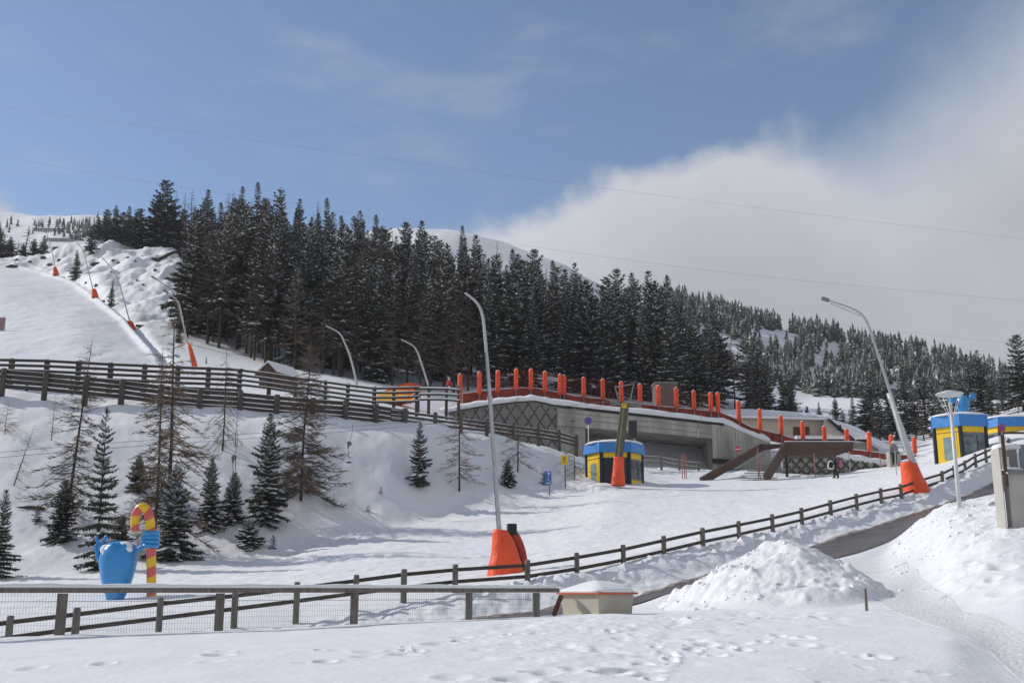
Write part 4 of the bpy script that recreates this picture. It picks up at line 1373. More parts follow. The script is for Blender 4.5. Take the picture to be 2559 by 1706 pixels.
# snow on the deck with a rounded front lip
m = MB()
srn = random.Random(2)
fine = []
for a, b in zip(bt, bt[1:]):
    for k in range(8):
        fine.append(a.lerp(b, k / 8))
fine.append(bt[-1])
prof = [(-0.02, 0.0), (-0.13, 0.07), (-0.10, 0.28), (0.15, 0.52), (0.7, 0.62), (2.0, 0.62), (5, 0.66), (9.0, 0.7), (9.1, 0.0)]
o = len(m.v)
for i, p in enumerate(fine):
    h = 1.0 + 0.16 * math.sin(i * 0.9) * math.sin(i * 0.23 + 1) + srn.uniform(-0.05, 0.05)
    for dy_, dz_ in prof:
        m.v.append((p.x, p.y + dy_, p.z + 0.004 + dz_ * h))
k_ = len(prof)
for i in range(len(fine) - 1):
    for j in range(k_ - 1):
        m.f.append((o + i * k_ + j, o + (i + 1) * k_ + j, o + (i + 1) * k_ + j + 1, o + i * k_ + j + 1))
        m.m.append(0)
m.build('deck_snow', 'snowcap', root, smooth=True)
# crossed concrete bars of the abutment
m = MB()
for s_ in (-1, 1):
    for k in range(-8, 22):
        x0 = bt[0].x + k * 1.0
        p0 = Vector((x0, 92.35, 8.5))
        p1 = Vector((x0 + s_ * 6.2, 92.35, 8.5 + 9.5))
        n_ = 60
        run = []
        for t in range(n_ + 1):
            q = p0.lerp(p1, t / n_)
            inside = bt[0].x + 0.2 < q.x < bt[5].x - 0.02
            zt = np.interp(q.x, [p.x for p in bt[:6]], [p.z for p in bt[:6]]) - 0.15
            if inside and 9.0 < q.z < zt:
                run.append(q)
        if len(run) > 2:
            m.beam(run[0] + Vector((0, 0.02 * s_, 0)), run[-1] + Vector((0, 0.02 * s_, 0)), 0.14, 0.15, 0, (0, 1, 0))
m.build('lattice', 'lattice', root)

# padded posts and orange net on the bridge
PADS = [(1149, 934, 1008), (1198, 930, 985), (1244, 926, 980), (1290, 922, 974), (1327, 922, 974), (1362, 928, 979), (1400, 935, 986), (1410, 938, 986), (1459, 943, 991), (1507, 947, 997), (1553, 954, 1004), (1600, 959, 1008), (1646, 963, 1012), (1691, 969, 1017), (1735, 976, 1023),
        (1777, 981, 1028), (1795, 981, 1031), (1847, 1002, 1052), (1900, 1022, 1075), (1953, 1038, 1085), (2007, 1053, 1097), (2061, 1065, 1101), (2117, 1072, 1102), (2174, 1079, 1127), (2229, 1087, 1126), (2287, 1092, 1132)]


def pad_y(u):
    return float(np.interp(u, [1100, 1660, 1900, 2290], [94.2, 94.6, 95.4, 99]))


PG = 'orange padded posts along the bridge fence'
for i, (u, vt, vb) in enumerate(PADS):
    y = pad_y(u)
    t, b = pix(u, vt, y), pix(u, vb, y)
    root = thing('padded_post', ORD[i] + ' orange padded fence post from the lift side, on the bridge fence', 'padded post', (b.x, y, b.z - 1.0), PG)
    root['label'] = ORD[i] + ' orange padded post along the bridge fence, counting from the red-clad skier'
    H_ = t.z - b.z
    r_ = 0.205
    m = MB()
    prn = random.Random(i)
    w1_, w2_ = prn.uniform(0.92, 1.08), prn.uniform(0.9, 1.05)
    m.lathe((b.x, y, b.z), [(r_ * 0.7, -0.02), (r_ * 0.98 * w1_, 0.05), (r_ * w2_, H_ * 0.3), (r_ * 0.97 * w1_, H_ * 0.62), (r_, H_ * 0.9), (r_ * 0.96, H_ * 0.965), (r_ * 0.74, H_), (0.01, H_ + 0.01)], 14)
    m.build('pad', 'orange', root, smooth=True)
    for hs in (0.27, 0.66):
        sb_ = MB()
        sb_.lathe((b.x, y, b.z + H_ * hs), [(r_ * 1.01, -0.02), (r_ * 1.03, 0.0), (r_ * 1.01, 0.02)], 14)
        sb_.build('strap', 'redpad', root)
    c_ = MB()
    c_.lathe((b.x, y, b.z + H_), [(r_ * 0.6, -0.02), (r_ * 0.5, 0.04), (r_ * 0.2, 0.075), (0.01, 0.08)], 10)
    c_.build('snow_cap', 'snowcap', root, smooth=True)
    m = MB()
    m.lathe((b.x, y, b.z - 1.3), [(0.055, 0), (0.055, 1.35)], 8)
    m.build('post', 'greymetal', root)
NT = [(1157, 984, 1010), (1200, 978, 1003), (1244, 974, 997), (1298, 969, 992), (1338, 970, 992), (1375, 977, 999), (1434, 989, 1006), (1553, 1003, 1018), (1637, 1014, 1027), (1700, 1020, 1034), (1797, 1029, 1043), (1836, 1045, 1066), (1878, 1068, 1086), (1949, 1085, 1102), (1991, 1098, 1106)]
NT2 = [(2095, 1120, 1132), (2140, 1124, 1136), (2190, 1130, 1141), (2226, 1136, 1146), (2300, 1138, 1148), (2345, 1141, 1152)]
for tab, lab in ((NT, 'dark red-orange safety net panel stretched between the bridge pads'), (NT2, 'red-orange safety net panel on the low end of the bridge ramp')):
    b0 = pix(tab[0][0], tab[0][2], pad_y(tab[0][0]))
    root = thing('safety_net', lab, 'safety net', b0)
    m, c_ = MB(), MB()
    pts_t = [pix(u, a, pad_y(u) + 0.14) for u, a, b in tab]
    pts_b = [pix(u, b + 4, pad_y(u) + 0.14) for u, a, b in tab]
    for i in range(len(tab) - 1):
        m.prism([pts_t[i], pts_t[i + 1], pts_b[i + 1], pts_b[i]], (0, 0.03, 0))
        c_.beam(pts_t[i] + Vector((0, 0.02, 0.035)), pts_t[i + 1] + Vector((0, 0.02, 0.035)), 0.10, 0.06)
    m.build('net_panel', 'net', root)
    c_.build('snow_strip', 'snowcap', root)
    if tab is NT:
        m = MB()
        up = []
        for u in np.arange(1150, 1800, 5.2):
            vt = np.interp(u, [p[0] for p in PADS], [p[1] for p in PADS]) + 4
            vb = np.interp(u, [p[0] for p in NT], [p[1] for p in NT])
            a, b = pix(u, vt, pad_y(u)), pix(u, vb, pad_y(u))
            m.beam(a, b, 0.014, 0.014, 0, (0, 1, 0))
            up.append((a, b))
        for f in np.linspace(0, 1, 11):
            for (a, b), (a2, b2) in zip(up, up[1:]):
                m.beam(a.lerp(b, f), a2.lerp(b2, f), 0.014, 0.014)
        m.build('upper_net', 'netdark', root)

# low lattice wall at the foot of the ramp
root = thing('lattice_wall', 'low lattice-faced retaining wall topped with snow behind the walking person', 'retaining wall', G(2100, 91))
W = [(1955, 1137, 1180), (2030, 1137, 1180), (2100, 1139, 1178), (2170, 1151, 1180), (2245, 1166, 1182)]
wt = [pix(u, a, 91) for u, a, b in W]
wb = [pix(u, b + 6, 91) for u, a, b in W]
m = MB()
for i in range(4):
    m.prism([wt[i], wt[i + 1], wb[i + 1], wb[i]], (0, 3, 0))
m.build('fill', 'rubble', root)
m = MB()
x0, x1 = wt[0].x, wt[-1].x
for s_ in (-1, 1):
    k = x0 - 3
    while k < x1 + 3:
        run = []
        for t in range(50):
            q = Vector((k + s_ * t * 0.045, 90.93, wb[0].z + t * 0.045))
            zt = np.interp(q.x, [p.x for p in wt], [p.z for p in wt])
            zb = np.interp(q.x, [p.x for p in wb], [p.z for p in wb])
            if x0 < q.x < x1 and zb < q.z < zt:
                run.append(q)
        if len(run) > 2:
            m.beam(run[0] + Vector((0, .015 * s_, 0)), run[-1] + Vector((0, .015 * s_, 0)), 0.13, 0.12, 0, (0, 1, 0))
        k += 0.82
m.build('lattice', 'lattice', root)
m = MB()
sn = [(2040, 1137), (2100, 1139), (2130, 1144), (2170, 1151), (2210, 1158), (2245, 1166)]
fine = []
for a, b in zip(sn, sn[1:]):
    for k in range(5):
        fine.append(pix(a[0] + (b[0] - a[0]) * k / 5, a[1] + (b[1] - a[1]) * k / 5, 91))
o = 0
prof = [(-0.05, -0.22), (-0.2, -0.05), (-0.17, 0.15), (0.1, 0.34), (0.8, 0.42), (2.6, 0.42), (2.8, 0.0)]
for i, p in enumerate(fine):
    h = 1 + 0.15 * math.sin(i * 1.1)
    for dy_, dz_ in prof:
        m.v.append((p.x, p.y + dy_, p.z + 0.004 + dz_ * h))
for i in range(len(fine) - 1):
    for j in range(6):
        m.f.append((i * 7 + j, (i + 1) * 7 + j, (i + 1) * 7 + j + 1, i * 7 + j + 1))
        m.m.append(0)
m.build('snow_cap', 'snowcap', root, smooth=True)
MB().beam(pix(1968, 1170, 90.2), pix(2232, 1182, 90.2), 0.06, 0.08).build('handrail', 'greywood', root)
q0, q1 = pix(2222, 1127, 89.5), pix(2250, 1127, 89.5)
zb = G(2236, 89.5).z
MB().box(((q0.x + q1.x) / 2, 89.9, (q0.z + zb) / 2), (q1.x - q0.x, 0.8, q0.z - zb)).build('end_pillar', 'concrete', root)

# brown footbridge with its two stairs
root = thing('footbridge', 'dark brown footbridge with solid sides and two sloping stair cheeks', 'footbridge', G(2000, 87))
m = MB()
a, b, c_, d_ = pix(1962, 1104, 86), pix(2132, 1104, 87), pix(2132, 1124, 87), pix(2098, 1136, 87)
e_ = pix(1966, 1138, 86)
m.prism([a, b, c_, d_, e_], (0, 0.15, 0))
m.build('side_panel', 'brownsteel', root)
m = MB()
m.beam(pix(1962, 1102.5, 86.07), pix(2132, 1102.5, 87.07), 0.25, 0.05)
m.build('snow_strip', 'snowcap', root)
m = MB()
m.prism([pix(1964, 1134, 86.2), pix(2098, 1133, 87), pix(2098, 1135.5, 87), pix(1964, 1137, 86.2)], (0, 2.3, 0))
m.build('deck', 'brownsteel', root)
m = MB()
a, b = pix(1903, 1109, 89.0), pix(1956, 1109, 88.6)
m.prism([a, b, pix(1954, 1118, 88.6), pix(1899, 1126, 89), pix(1900, 1112, 89)], (0, 0.15, 0))
top, bot = pix(1903, 1117, 89.0), pix(1752, 1203, 82.0)
m.beam(top, bot, 0.16, 0.62, 0, (0, 0, 1))
m.build('far_stair_cheek', 'brownsteel', root)
m = MB()
top, bot = pix(1962, 1119, 86.0), pix(1912, 1198, 81.5)
m.beam(top, bot, 0.16, 0.85, 0, (0, 0, 1))
m.build('near_stair_cheek', 'brownsteel', root)
m = MB()
for k in range(14):
    t = (k + .5) / 14
    p = pix(1932, 1124, 87.5).lerp(pix(1835, 1203, 81.8), t)
    q = pix(1962, 1124, 86.2).lerp(pix(1912, 1203, 81.6), t)
    m.beam(p, q, 0.3, 0.05)
m.build('stair_tread', 'greymetal', root)
for u, y, vt in ((1964, 86.1, 1137), (2095, 87.2, 1135)):
    p = pix(u, vt, y)
    zb = Hxy(p.x, y)
    if u < 2000:
        MB().box((p.x, y, (p.z + zb) / 2 - .1), (0.19, 0.19, p.z - zb + .2)).build('leg', 'black', root)
for pl in (((1899, 1137, 85.5), (1930, 1129, 86), (1942, 1128, 86)), ((1836, 1172, 83), (1899, 1137, 85.5)), ((1931, 1129, 85.9), (1931, 1198, 84.5)), ((1912, 1175, 84), (1932, 1150, 85))):
    MB().tube([pix(*q) for q in pl], 0.035, 6).build('handrail', 'galv', root)

# ---------------------------------------------------------------- house and huts
root = thing('house', 'beige low house with a snow-covered roof partly hidden behind the bridge ramp', 'house', G(1950, 106))
a, b = pix(1770, 1036, 106), pix(2068, 1043, 106)
zb = b.z - 4.5
m = MB()
m.prism([a, b, Vector((b.x, b.y, zb)), Vector((a.x, a.y, zb))], (0, 7, 0))
m.build('wall', 'beige', root)
m = MB()
m.prism([pix(1762, 1034, 105.6), pix(2073, 1042, 105.6), pix(2073, 1046, 105.6), pix(1762, 1038, 105.6)], (0, 8, 0))
m.build('eaves', 'asphaltedge', root)
m = MB()
r0 = [(1800, 1036), (1880, 1038), (1960, 1040), (2030, 1042), (2073, 1042.5)]
r1 = [(1795, 1026), (1850, 1021), (1930, 1024), (2020, 1032), (2073, 1040)]
for i in range(4):
    p0, p1, q0, q1 = pix(*r0[i], 105.4), pix(*r0[i + 1], 105.4), pix(*r1[i], 110), pix(*r1[i + 1], 110)
    m.poly([p0, p1, q1, q0])
    m.poly([q0, q1, pix(r0[i + 1][0], r0[i + 1][1], 114), pix(r0[i][0], r0[i][1], 114)])
    m.poly([p0, Vector((p0.x, p0.y, p0.z - .25)), Vector((p1.x, p1.y, p1.z - .25)), p1])
m.build('roof_snow', 'snowcap', root, smooth=True)
MB().prism([pix(1983, 1066, 105.9), pix(2023, 1066, 105.9), pix(2023, 1086, 105.9), pix(1983, 1086, 105.9)], (0, 0.08, 0)).build('window', 'redwood', root)
root2 = root
m = MB()      # side wing with a falling roof
a, b, c_, d_ = pix(2066, 1046, 105.8), pix(2075, 1050, 104), pix(2130, 1096, 101), pix(2060, 1096, 103)
m.prism([pix(2060, 1046, 105.5), pix(2068, 1048, 105.5), pix(2128, 1094, 103), pix(2060, 1094, 103)], (0, 1.0, 0))
m.build('gable_wall', 'beige', root)
m = MB()
m.prism([pix(2068, 1046, 105), pix(2074, 1046, 105), pix(2136, 1096, 102.5), pix(2129, 1097, 102.5)], (0, 0.3, 0))
m.build('verge_board', 'asphaltedge', root)
m = MB()
m.prism([pix(2070, 1044, 105.5), pix(2140, 1066, 110), pix(2172, 1084, 110), pix(2178, 1098, 104), pix(2138, 1098, 103)], (0, 0.4, -0.25))
m.prism([pix(2165, 1084, 104), pix(2212, 1106, 104), pix(2230, 1124, 104), pix(2200, 1116, 103), pix(2170, 1098, 103)], (0, 0.4, -0.2))
m.build('wing_roof_snow', 'snowcap', root)
q = pix(2097, 1068, 104)
MB().box((q.x, q.y, q.z), (0.35, 0.3, 0.45)).build('vent', 'black', root)
m = MB()
m.prism([pix(1990, 1088, 103), pix(2172, 1090, 103), pix(2172, 1097, 103), pix(1990, 1096, 103)], (0, 3, 0))
m.build('porch_roof_snow', 'snowcap', root)
m = MB()
m.prism([pix(1990, 1096.5, 103.1), pix(2172, 1097.5, 103.1), pix(2172, 1101, 103.1), pix(1990, 1100, 103.1)], (0, 3, 0))
m.build('porch_edge', 'asphaltedge', root)
m = MB()
m.prism([pix(2130, 1101, 104), pix(2195, 1101, 104), pix(2195, 1128, 104), pix(2130, 1128, 104)], (0, 2, 0))
m.build('porch_wall', 'concrete', root)

root = thing('board_hut', 'grey hut clad in horizontal boards standing behind the bridge pads', 'hut', G(1664, 99))
a, b = pix(1637, 957, 99), pix(1690, 957, 99)
zb = pix(1664, 1030, 99).z
m = MB()
m.box(((a.x + b.x) / 2, 99.9, (a.z + zb) / 2), (b.x - a.x, 1.8, a.z - zb), 0.06)
m.build('wall', 'greywood', root)
m = MB()
k = zb + 0.3
while k < a.z:
    m.box(((a.x + b.x) / 2, 99.0, k), (b.x - a.x + 0.02, 0.05, 0.03), 0.06)
    k += 0.22
m.build('board_joint', 'redwood', root)
MB().box(((a.x + b.x) / 2, 99.9, a.z + 0.05), (b.x - a.x + 0.2, 2.0, 0.12), 0.06).build('roof', 'greymetal', root)

root = thing('wooden_shed', 'small brown wooden shed with a snowy gable roof behind the five-rail fence', 'shed', G(680, 85))
y0 = 84.0
ap, lb, rb = pix(668, 906, y0), pix(636, 936, y0), pix(690, 930, y0)
zb = pix(660, 975, y0).z
m = MB()
m.prism([ap + Vector((0, .1, -.12)), Vector((lb.x + .35, y0 + .1, lb.z + .1)), Vector((lb.x + .35, y0 + .1, zb)), Vector((rb.x - .1, y0 + .1, zb)), Vector((rb.x - .1, y0 + .1, rb.z + .0))], (1.3, 2.6, 0))
m.build('wall', 'shedwood', root)
m = MB()
v_ = Vector((1.5, 3.0, 0))
for p, q in ((ap, lb), (ap, rb)):
    m.add([p, q, q + v_, p + v_, p + Vector((0, 0, -.1)), q + Vector((0, 0, -.1)), q + v_ + Vector((0, 0, -.1)), p + v_ + Vector((0, 0, -.1))], [(0, 1, 2, 3), (7, 6, 5, 4), (0, 4, 5, 1), (1, 5, 6, 2), (2, 6, 7, 3), (3, 7, 4, 0)])
m.build('roof', 'shedwood', root)
m = MB()
up = Vector((0.0, 0.15, 0.03))
for p, q in ((ap + up, lb + up), (ap + up, rb + up)):
    h_ = Vector((0, 0, .2))
    m.add([p, q, q + v_ * .95, p + v_ * .95, p + h_, q + h_, q + v_ * .95 + h_, p + v_ * .95 + h_], [(3, 2, 1, 0), (4, 5, 6, 7), (4, 0, 1, 5), (5, 1, 2, 6), (6, 2, 3, 7), (7, 3, 0, 4)])
m.build('roof_snow', 'snowcap', root)

# striped cover on a wedge of snow
root = thing('striped_cover', 'orange and yellow striped wedge-shaped crash cover behind the rail fence', 'crash cover', G(995, 87))
y0 = 87
ol = [(938, 1000), (942, 985), (985, 968), (1018, 957), (1050, 961), (1050, 986), (1028, 1002), (990, 1008), (950, 1006)]
m = MB()


def cut_u(u):
    """outline rows at column u"""
    tops = np.interp(u, [938, 942, 985, 1018, 1050], [1000, 985, 968, 957, 961])
    bots = np.interp(u, [938, 950, 990, 1028, 1050], [1001, 1006, 1008, 1002, 986])
    return tops, bots


for i in range(22):
    u0, u1 = 939 + i * 5.05, 939 + (i + 1) * 5.05
    for k in range(40):
        t0, t1 = k / 40, (k + 1) / 40
        q = []
        for u, t in ((u0, t0), (u1, t0), (u1, t1), (u0, t1)):
            a, b = cut_u(u)
            v = a + (b - a) * t
            q.append(pix(u, v, y0 + 1.3 * (1 - t) ** 0.7))
        vm = vproj(q[0])[1] + (u0 - 939) * -0.02
        m.add(q, [(0, 1, 2, 3)], 1 if (int((vm - 955) / 3.7) % 3) == 2 else 0)
m.build('cover_face', ['orange', 'caneyellow'], root)
m = MB()
us_ = np.linspace(939, 1050, 14)
bk = [pix(u, cut_u(u)[0] - 1, y0 + 1.25) for u in us_]
bb_ = [pix(u, cut_u(u)[1] - 1, y0 + 1.25) for u in us_]
zb = G(995, 88).z - 0.2
for a, b, a2, b2 in zip(bk, bk[1:], bb_, bb_[1:]):
    m.prism([a, b, b2, a2], (0, 1.2, 0))
m.build('backing', 'orange', root)


# ---------------------------------------------------------------- ticket booths
def booth(label, u, v, y, rb, rot, hb, hr, over, nfaces=6, panel=('door', 'window', 'glass', None, None, None), ph=2.45):
    p = G(u, y)
    zr = pix(u, v, y).z          # underside of the blue fascia
    root = thing('ticket_booth', label, 'booth', (p.x, y, min(p.z, zr - 1.9)), 'blue-roofed yellow booths')
    zb = zr - ph
    vx = []
    for k in range(nfaces):
        t = rot + 2 * math.pi * k / nfaces
        vx.append(Vector((p.x + rb * math.sin(t), y - rb * math.cos(t), 0)))
    core = MB()
    core.prism([Vector((q.x * 0.985 + p.x * 0.015, q.y * 0.985 + y * 0.015, zb - .3)) for q in vx], (0, 0, zr - zb + .3))
    core.build('core', 'navy', root)
    for k in range(nfaces):
        a, b = vx[k - 1], vx[k]
        kind = panel[k % len(panel)]
        d = (b - a).normalized()
        nrm = Vector((d.y, -d.x, 0))

        def face(t0, t1, z0, z1, pro, mt, nm, par=root):
            A, B = a + d * ((b - a).length * t0), a + d * ((b - a).length * t1)
            mm = MB()
            mm.prism([Vector((A.x, A.y, z0)), Vector((B.x, B.y, z0)), Vector((B.x, B.y, z1)), Vector((A.x, A.y, z1))], nrm * pro)
            return mm.build(nm, mt, par, origin=tuple(root.location))
        m = MB()
        m.lathe((a.x, a.y, zb - .2), [(0.12, 0), (0.12, zr - zb + .2)], 8)
        m.build('corner_post', 'navy', root)
        if kind == 'door':
            f = face(0.08, 0.92, zb - .2, zr, 0.03, 'yellow', 'wall_panel')
            face(0.08, 0.92, zr - 0.40, zr - 0.365, 0.05, 'navy', 'seam', f)
            dd_ = face(0.16, 0.84, zb - .2, zr - 0.42, 0.055, 'yellow', 'door')
            face(0.34, 0.72, zb + 0.25, zr - 0.72, 0.075, 'paleglass', 'door_pane', dd_)
        elif kind == 'window':
            face(0.08, 0.92, zr - 0.42, zr, 0.03, 'yellow', 'wall_panel')
            wn_ = face(0.08, 0.92, zb + 0.5, zr - 0.44, 0.02, 'glass', 'window')
            face(0.08, 0.92, zr - 0.56, zr - 0.44, 0.045, 'greymetal', 'frame', wn_)
            face(0.08, 0.92, zb + 0.46, zb + 0.54, 0.09, 'greymetal', 'sill', wn_)
            face(0.60, 0.635, zb + 0.54, zr - 0.56, 0.04, 'navy', 'mullion', wn_)
            face(0.08, 0.92, zb - .2, zb + 0.48, 0.03, 'yellow', 'wall_panel')
        elif kind == 'glass':
            face(0.08, 0.92, zr - 0.36, zr, 0.03, 'yellow', 'wall_panel')
            face(0.10, 0.90, zb, zr - 0.38, 0.02, 'navy', 'window')
        else:
            face(0.08, 0.92, zb - .2, zr, 0.03, 'yellow', 'wall_panel')
    rr = rb + over
    m = MB()
    prof = [(rr * 0.97, 0.0), (rr, 0.03), (rr * 0.965, hr * 0.96), (rr * 0.94, hr)]
    m.lathe((p.x, y, zr), prof, nfaces, 0, 1, 1, rot - math.pi / 2)
    m.build('roof', 'blueroof', root)
    m = MB()
    for k in range(nfaces):      # sheet joints of the fascia
        t = rot - math.pi / 2 + 2 * math.pi * k / nfaces
        m.beam((p.x + rr * 1.0 * math.cos(t), y + rr * 1.0 * math.sin(t), zr + .02), (p.x + rr * 0.965 * math.cos(t), y + rr * 0.965 * math.sin(t), zr + hr * .97), 0.03, 0.03, 0, (0, 1, 0))
    m.build('fascia_joint', 'signblue', root)
    m = MB()
    m.lathe((p.x, y, zr + hr), [(rr * 0.93, -0.01), (rr * 0.92, 0.05), (rr * 0.84, 0.14), (rr * 0.6, 0.24), (rr * 0.3, 0.29), (0.01, 0.31)], 24)
    m.build('roof_snow', 'snowcap', root, smooth=True)
    return root, p, zr, zb


b1, p1, z1, zb1 = booth('yellow ticket booth with a blue roof behind the orange-padded lift pylon', 1536, 1137, 79.5, 2.0, R_(-33), 2, 0.74, 0.28, 6, ('door', 'glass', 'window', None, None, None), ph=2.35)
b2, p2, z2, zb2 = booth('yellow ticket booth with a blue roof behind the round street lamp', 2403, 1073, 79, 1.98, R_(-20), 2, 0.86, 0.22, 6, ('door', 'window', 'window', None, None, None), ph=2.6)
b3, p3, z3, zb3 = booth('farther blue-roofed booth half hidden behind the no-stopping sign and grey wall', 2515, 1073, 88, 2.05, R_(-38), 2, 0.78, 0.22, 6, ('window', 'window', 'window', None, None, None), ph=2.6)

# lift pylon
root = thing('lift_pylon', 'olive drag lift pylon with a yellow number plate and an orange padded foot', 'lift pylon', G(1543, 76))
yb = 75.5
foot, top = pix(1540, 1195, yb), pix(1562, 1008, yb)
m = MB()
d = top - foot
m.beam(foot - d * 0.05, top, 0.55, 0.42, 0, (0, 1, 0))
m.build('mast', 'olive', root)
m = MB()
m.beam(foot + Vector((-.08, -0.215, 0)), top + Vector((-.08, -0.215, 0)), 0.13, 0.04, 0, (0, 1, 0))
m.build('mast_flange', 'olivelight', root)
fold_pad(root, (1527, 1212), (1562, 1214), (1534, 1140), (1559, 1140), yb - 0.05, 0.5, bend=0.0)
pl = top - d * 0.035 + Vector((-.06, -0.25, 0))
np_ = MB().box((pl.x, pl.y, pl.z), (0.36, 0.03, 0.34)).build('number_plate', 'signyellow', root)
fcu = bpy.data.curves.new('plate_number', 'FONT')
fcu.body = '11'
fcu.size = 0.30
fcu.extrude = 0.005
fcu.align_x = 'CENTER'
fcu.align_y = 'CENTER'
fo = bpy.data.objects.new('plate_number', fcu)
COL.objects.link(fo)
dg = bpy.context.evaluated_depsgraph_get()
me = bpy.data.meshes.new_from_object(fo.evaluated_get(dg))
bpy.data.objects.remove(fo)
no = bpy.data.objects.new('plate_number', me)
me.materials.clear()
me.materials.append(M['black'])
COL.objects.link(no)
no.parent = np_
no.rotation_euler = (math.pi / 2, 0, 0)
no.location = (pl.x - root.location.x, pl.y - 0.022 - root.location.y, pl.z - root.location.z)
fr_ = [(1537, 965), (1584, 958)]
m = MB()
m.tube([pix(1537, 966, yb), pix(1584, 959, yb)], 0.045, 6)
m.tube([pix(1537, 966, yb), pix(1548, 1004, yb)], 0.045, 6)
m.tube([pix(1584, 959, yb), pix(1574, 1004, yb)], 0.045, 6)
m.build('top_frame', 'greymetal', root)
m = MB()
m.beam(pix(1526, 1006, yb), pix(1602, 1014, yb), 0.16, 0.18)
m.build('cross_arm', 'greymetal', root)
for u, v in ((1531, 1001), (1540, 1003), (1590, 1006), (1600, 1008)):
    c_ = pix(u, v, yb - 0.15)
    m = MB()
    m.tube([c_ + Vector((0, -.05, 0)), c_ + Vector((0, .05, 0))], 0.15, 12)
    m.build('sheave', 'greymetal', root)

# ---------------------------------------------------------------- signs
def disc(mb, c, r, th=0.03, mi=0, seg=24):
    mb.tube([Vector(c), Vector(c) + Vector((0, -th, 0))], r, seg, mi)


def pole(root, u, y, vt, r=0.035, matn='galv', sink=0.3, name='pole'):
    t = pix(u, vt, y)
    zb = Hxy(t.x, y) - sink
    MB().lathe((t.x, y, zb), [(r, 0), (r, t.z - zb)], 8).build(name, matn, root, smooth=True)
    return t


def no_stopping(label, u, v, y, r, vplate=None, purple=False):
    root = thing('road_sign', label, 'sign', G(u, y))
    pole(root, u, y, v - 6, 0.035, 'whitemetal')
    c = pix(u, v, y - 0.06)
    m = MB()
    disc(m, c, r)
    m.build('sign_rim', 'violet' if purple else 'signred', root)
    m = MB()
    disc(m, c + Vector((0, -0.032, 0)), r * 0.76, 0.006)
    m.build('sign_face', 'signblue', root)
    m = MB()
    k = r * 0.62
    for s_ in (-1, 1):
        m.beam(c + Vector((-k, -0.045, -k * s_)), c + Vector((k, -0.045, k * s_)), 0.012, r * 0.19, 0, (0, 0, 1))
    m.build('sign_cross', 'violet' if purple else 'signred', root)
    if vplate:
        q = pix(u + vplate[0], vplate[1], y - 0.05)
        MB().box(q, (vplate[2], 0.02, vplate[3])).build('sub_plate', 'signwhite', root)
    return root


no_stopping('violet-rimmed no-stopping sign on a pale pole behind the first booth', 1470, 1051, 84, 0.30, (-1, 1067, 0.22, 0.2), True)
no_stopping('red and blue no-stopping sign with a white plate beside the grey wall', 2503, 1069, 43, 0.155, (2, 1098, 0.30, 0.28))

root = thing('ski_sign', 'blue board sign with a white skier pictogram on a grey pole at the piste edge', 'sign', G(1370, 74))
t = pole(root, 1373, 74, 1178, 0.045, 'greymetal')
a, b = pix(1361, 1177, 73.92), pix(1378, 1211, 73.92)
cx_, cz_ = (a.x + b.x) / 2, (a.z + b.z) / 2
w_, h_ = b.x - a.x, a.z - b.z
MB().box((cx_, 73.92, cz_), (w_, 0.03, h_)).build('board', 'signblue', root)
m = MB()
yy = 73.895
P3 = lambda x, z: Vector((cx_ + x * w_, yy, cz_ + z * h_))
disc(m, P3(0.10, 0.36) + Vector((0, 0.01, 0)), 0.075, 0.012, 0, 10)
m.beam(P3(0.08, 0.28), P3(-0.06, 0.08), 0.02, 0.15, 0, (0, 1, 0))
m.beam(P3(-0.06, 0.08), P3(0.10, -0.02), 0.02, 0.13, 0, (0, 1, 0))
m.beam(P3(0.10, -0.02), P3(0.0, -0.14), 0.02, 0.13, 0, (0, 1, 0))
m.beam(P3(0.05, 0.24), P3(0.25, 0.14), 0.02, 0.08, 0, (0, 1, 0))
m.beam(P3(-0.30, -0.08), P3(0.32, -0.22), 0.02, 0.07, 0, (0, 1, 0))
m.build('pictogram', 'signwhite', root)
m = MB()
for k in range(5):
    m.box(P3(-0.30 + 0.15 * k, -0.37), (w_ * 0.10, 0.012, h_ * 0.09))
m.build('caption', 'signwhite', root)

root = thing('warning_sign', 'yellow square warning sign with a dark figure on a thin post beside a bare larch', 'sign', G(1412, 76))
pole(root, 1412, 76, 1140, 0.045, 'greywood')
q = pix(1410, 1149, 75.9)
MB().box(q, (0.48, 0.03, 0.66), 0.0).build('board', 'signyellow', root)
m = MB()
P3 = lambda x, z: Vector((q.x + x, q.y - 0.022, q.z + z))
disc(m, P3(0.02, 0.16), 0.055, 0.01, 0, 10)
m.beam(P3(0.02, 0.10), P3(-0.02, -0.08), 0.012, 0.09, 0, (0, 1, 0))
m.beam(P3(-0.12, 0.10), P3(0.13, 0.02), 0.012, 0.045, 0, (0, 1, 0))
m.beam(P3(-0.02, -0.08), P3(-0.10, -0.22), 0.012, 0.05, 0, (0, 1, 0))
m.beam(P3(-0.02, -0.08), P3(0.08, -0.22), 0.012, 0.05, 0, (0, 1, 0))
m.build('pictogram', 'black', root)

root = thing('no_entry_sign', 'round red no-entry sign in front of the bridge wing wall', 'sign', G(1843, 92))
pole(root, 1843, 92.3, 1124, 0.035, 'greymetal')
c = pix(1843, 1122, 92.2)
m = MB()
disc(m, c, 0.31)
m.build('sign_rim', 'signwhite', root)
m = MB()
disc(m, c + Vector((0, -.032, 0)), 0.285, 0.006)
m.build('sign_face', 'signred', root)
MB().box(c + Vector((0, -.042, 0)), (0.40, 0.006, 0.10)).build('sign_bar', 'signwhite', root)

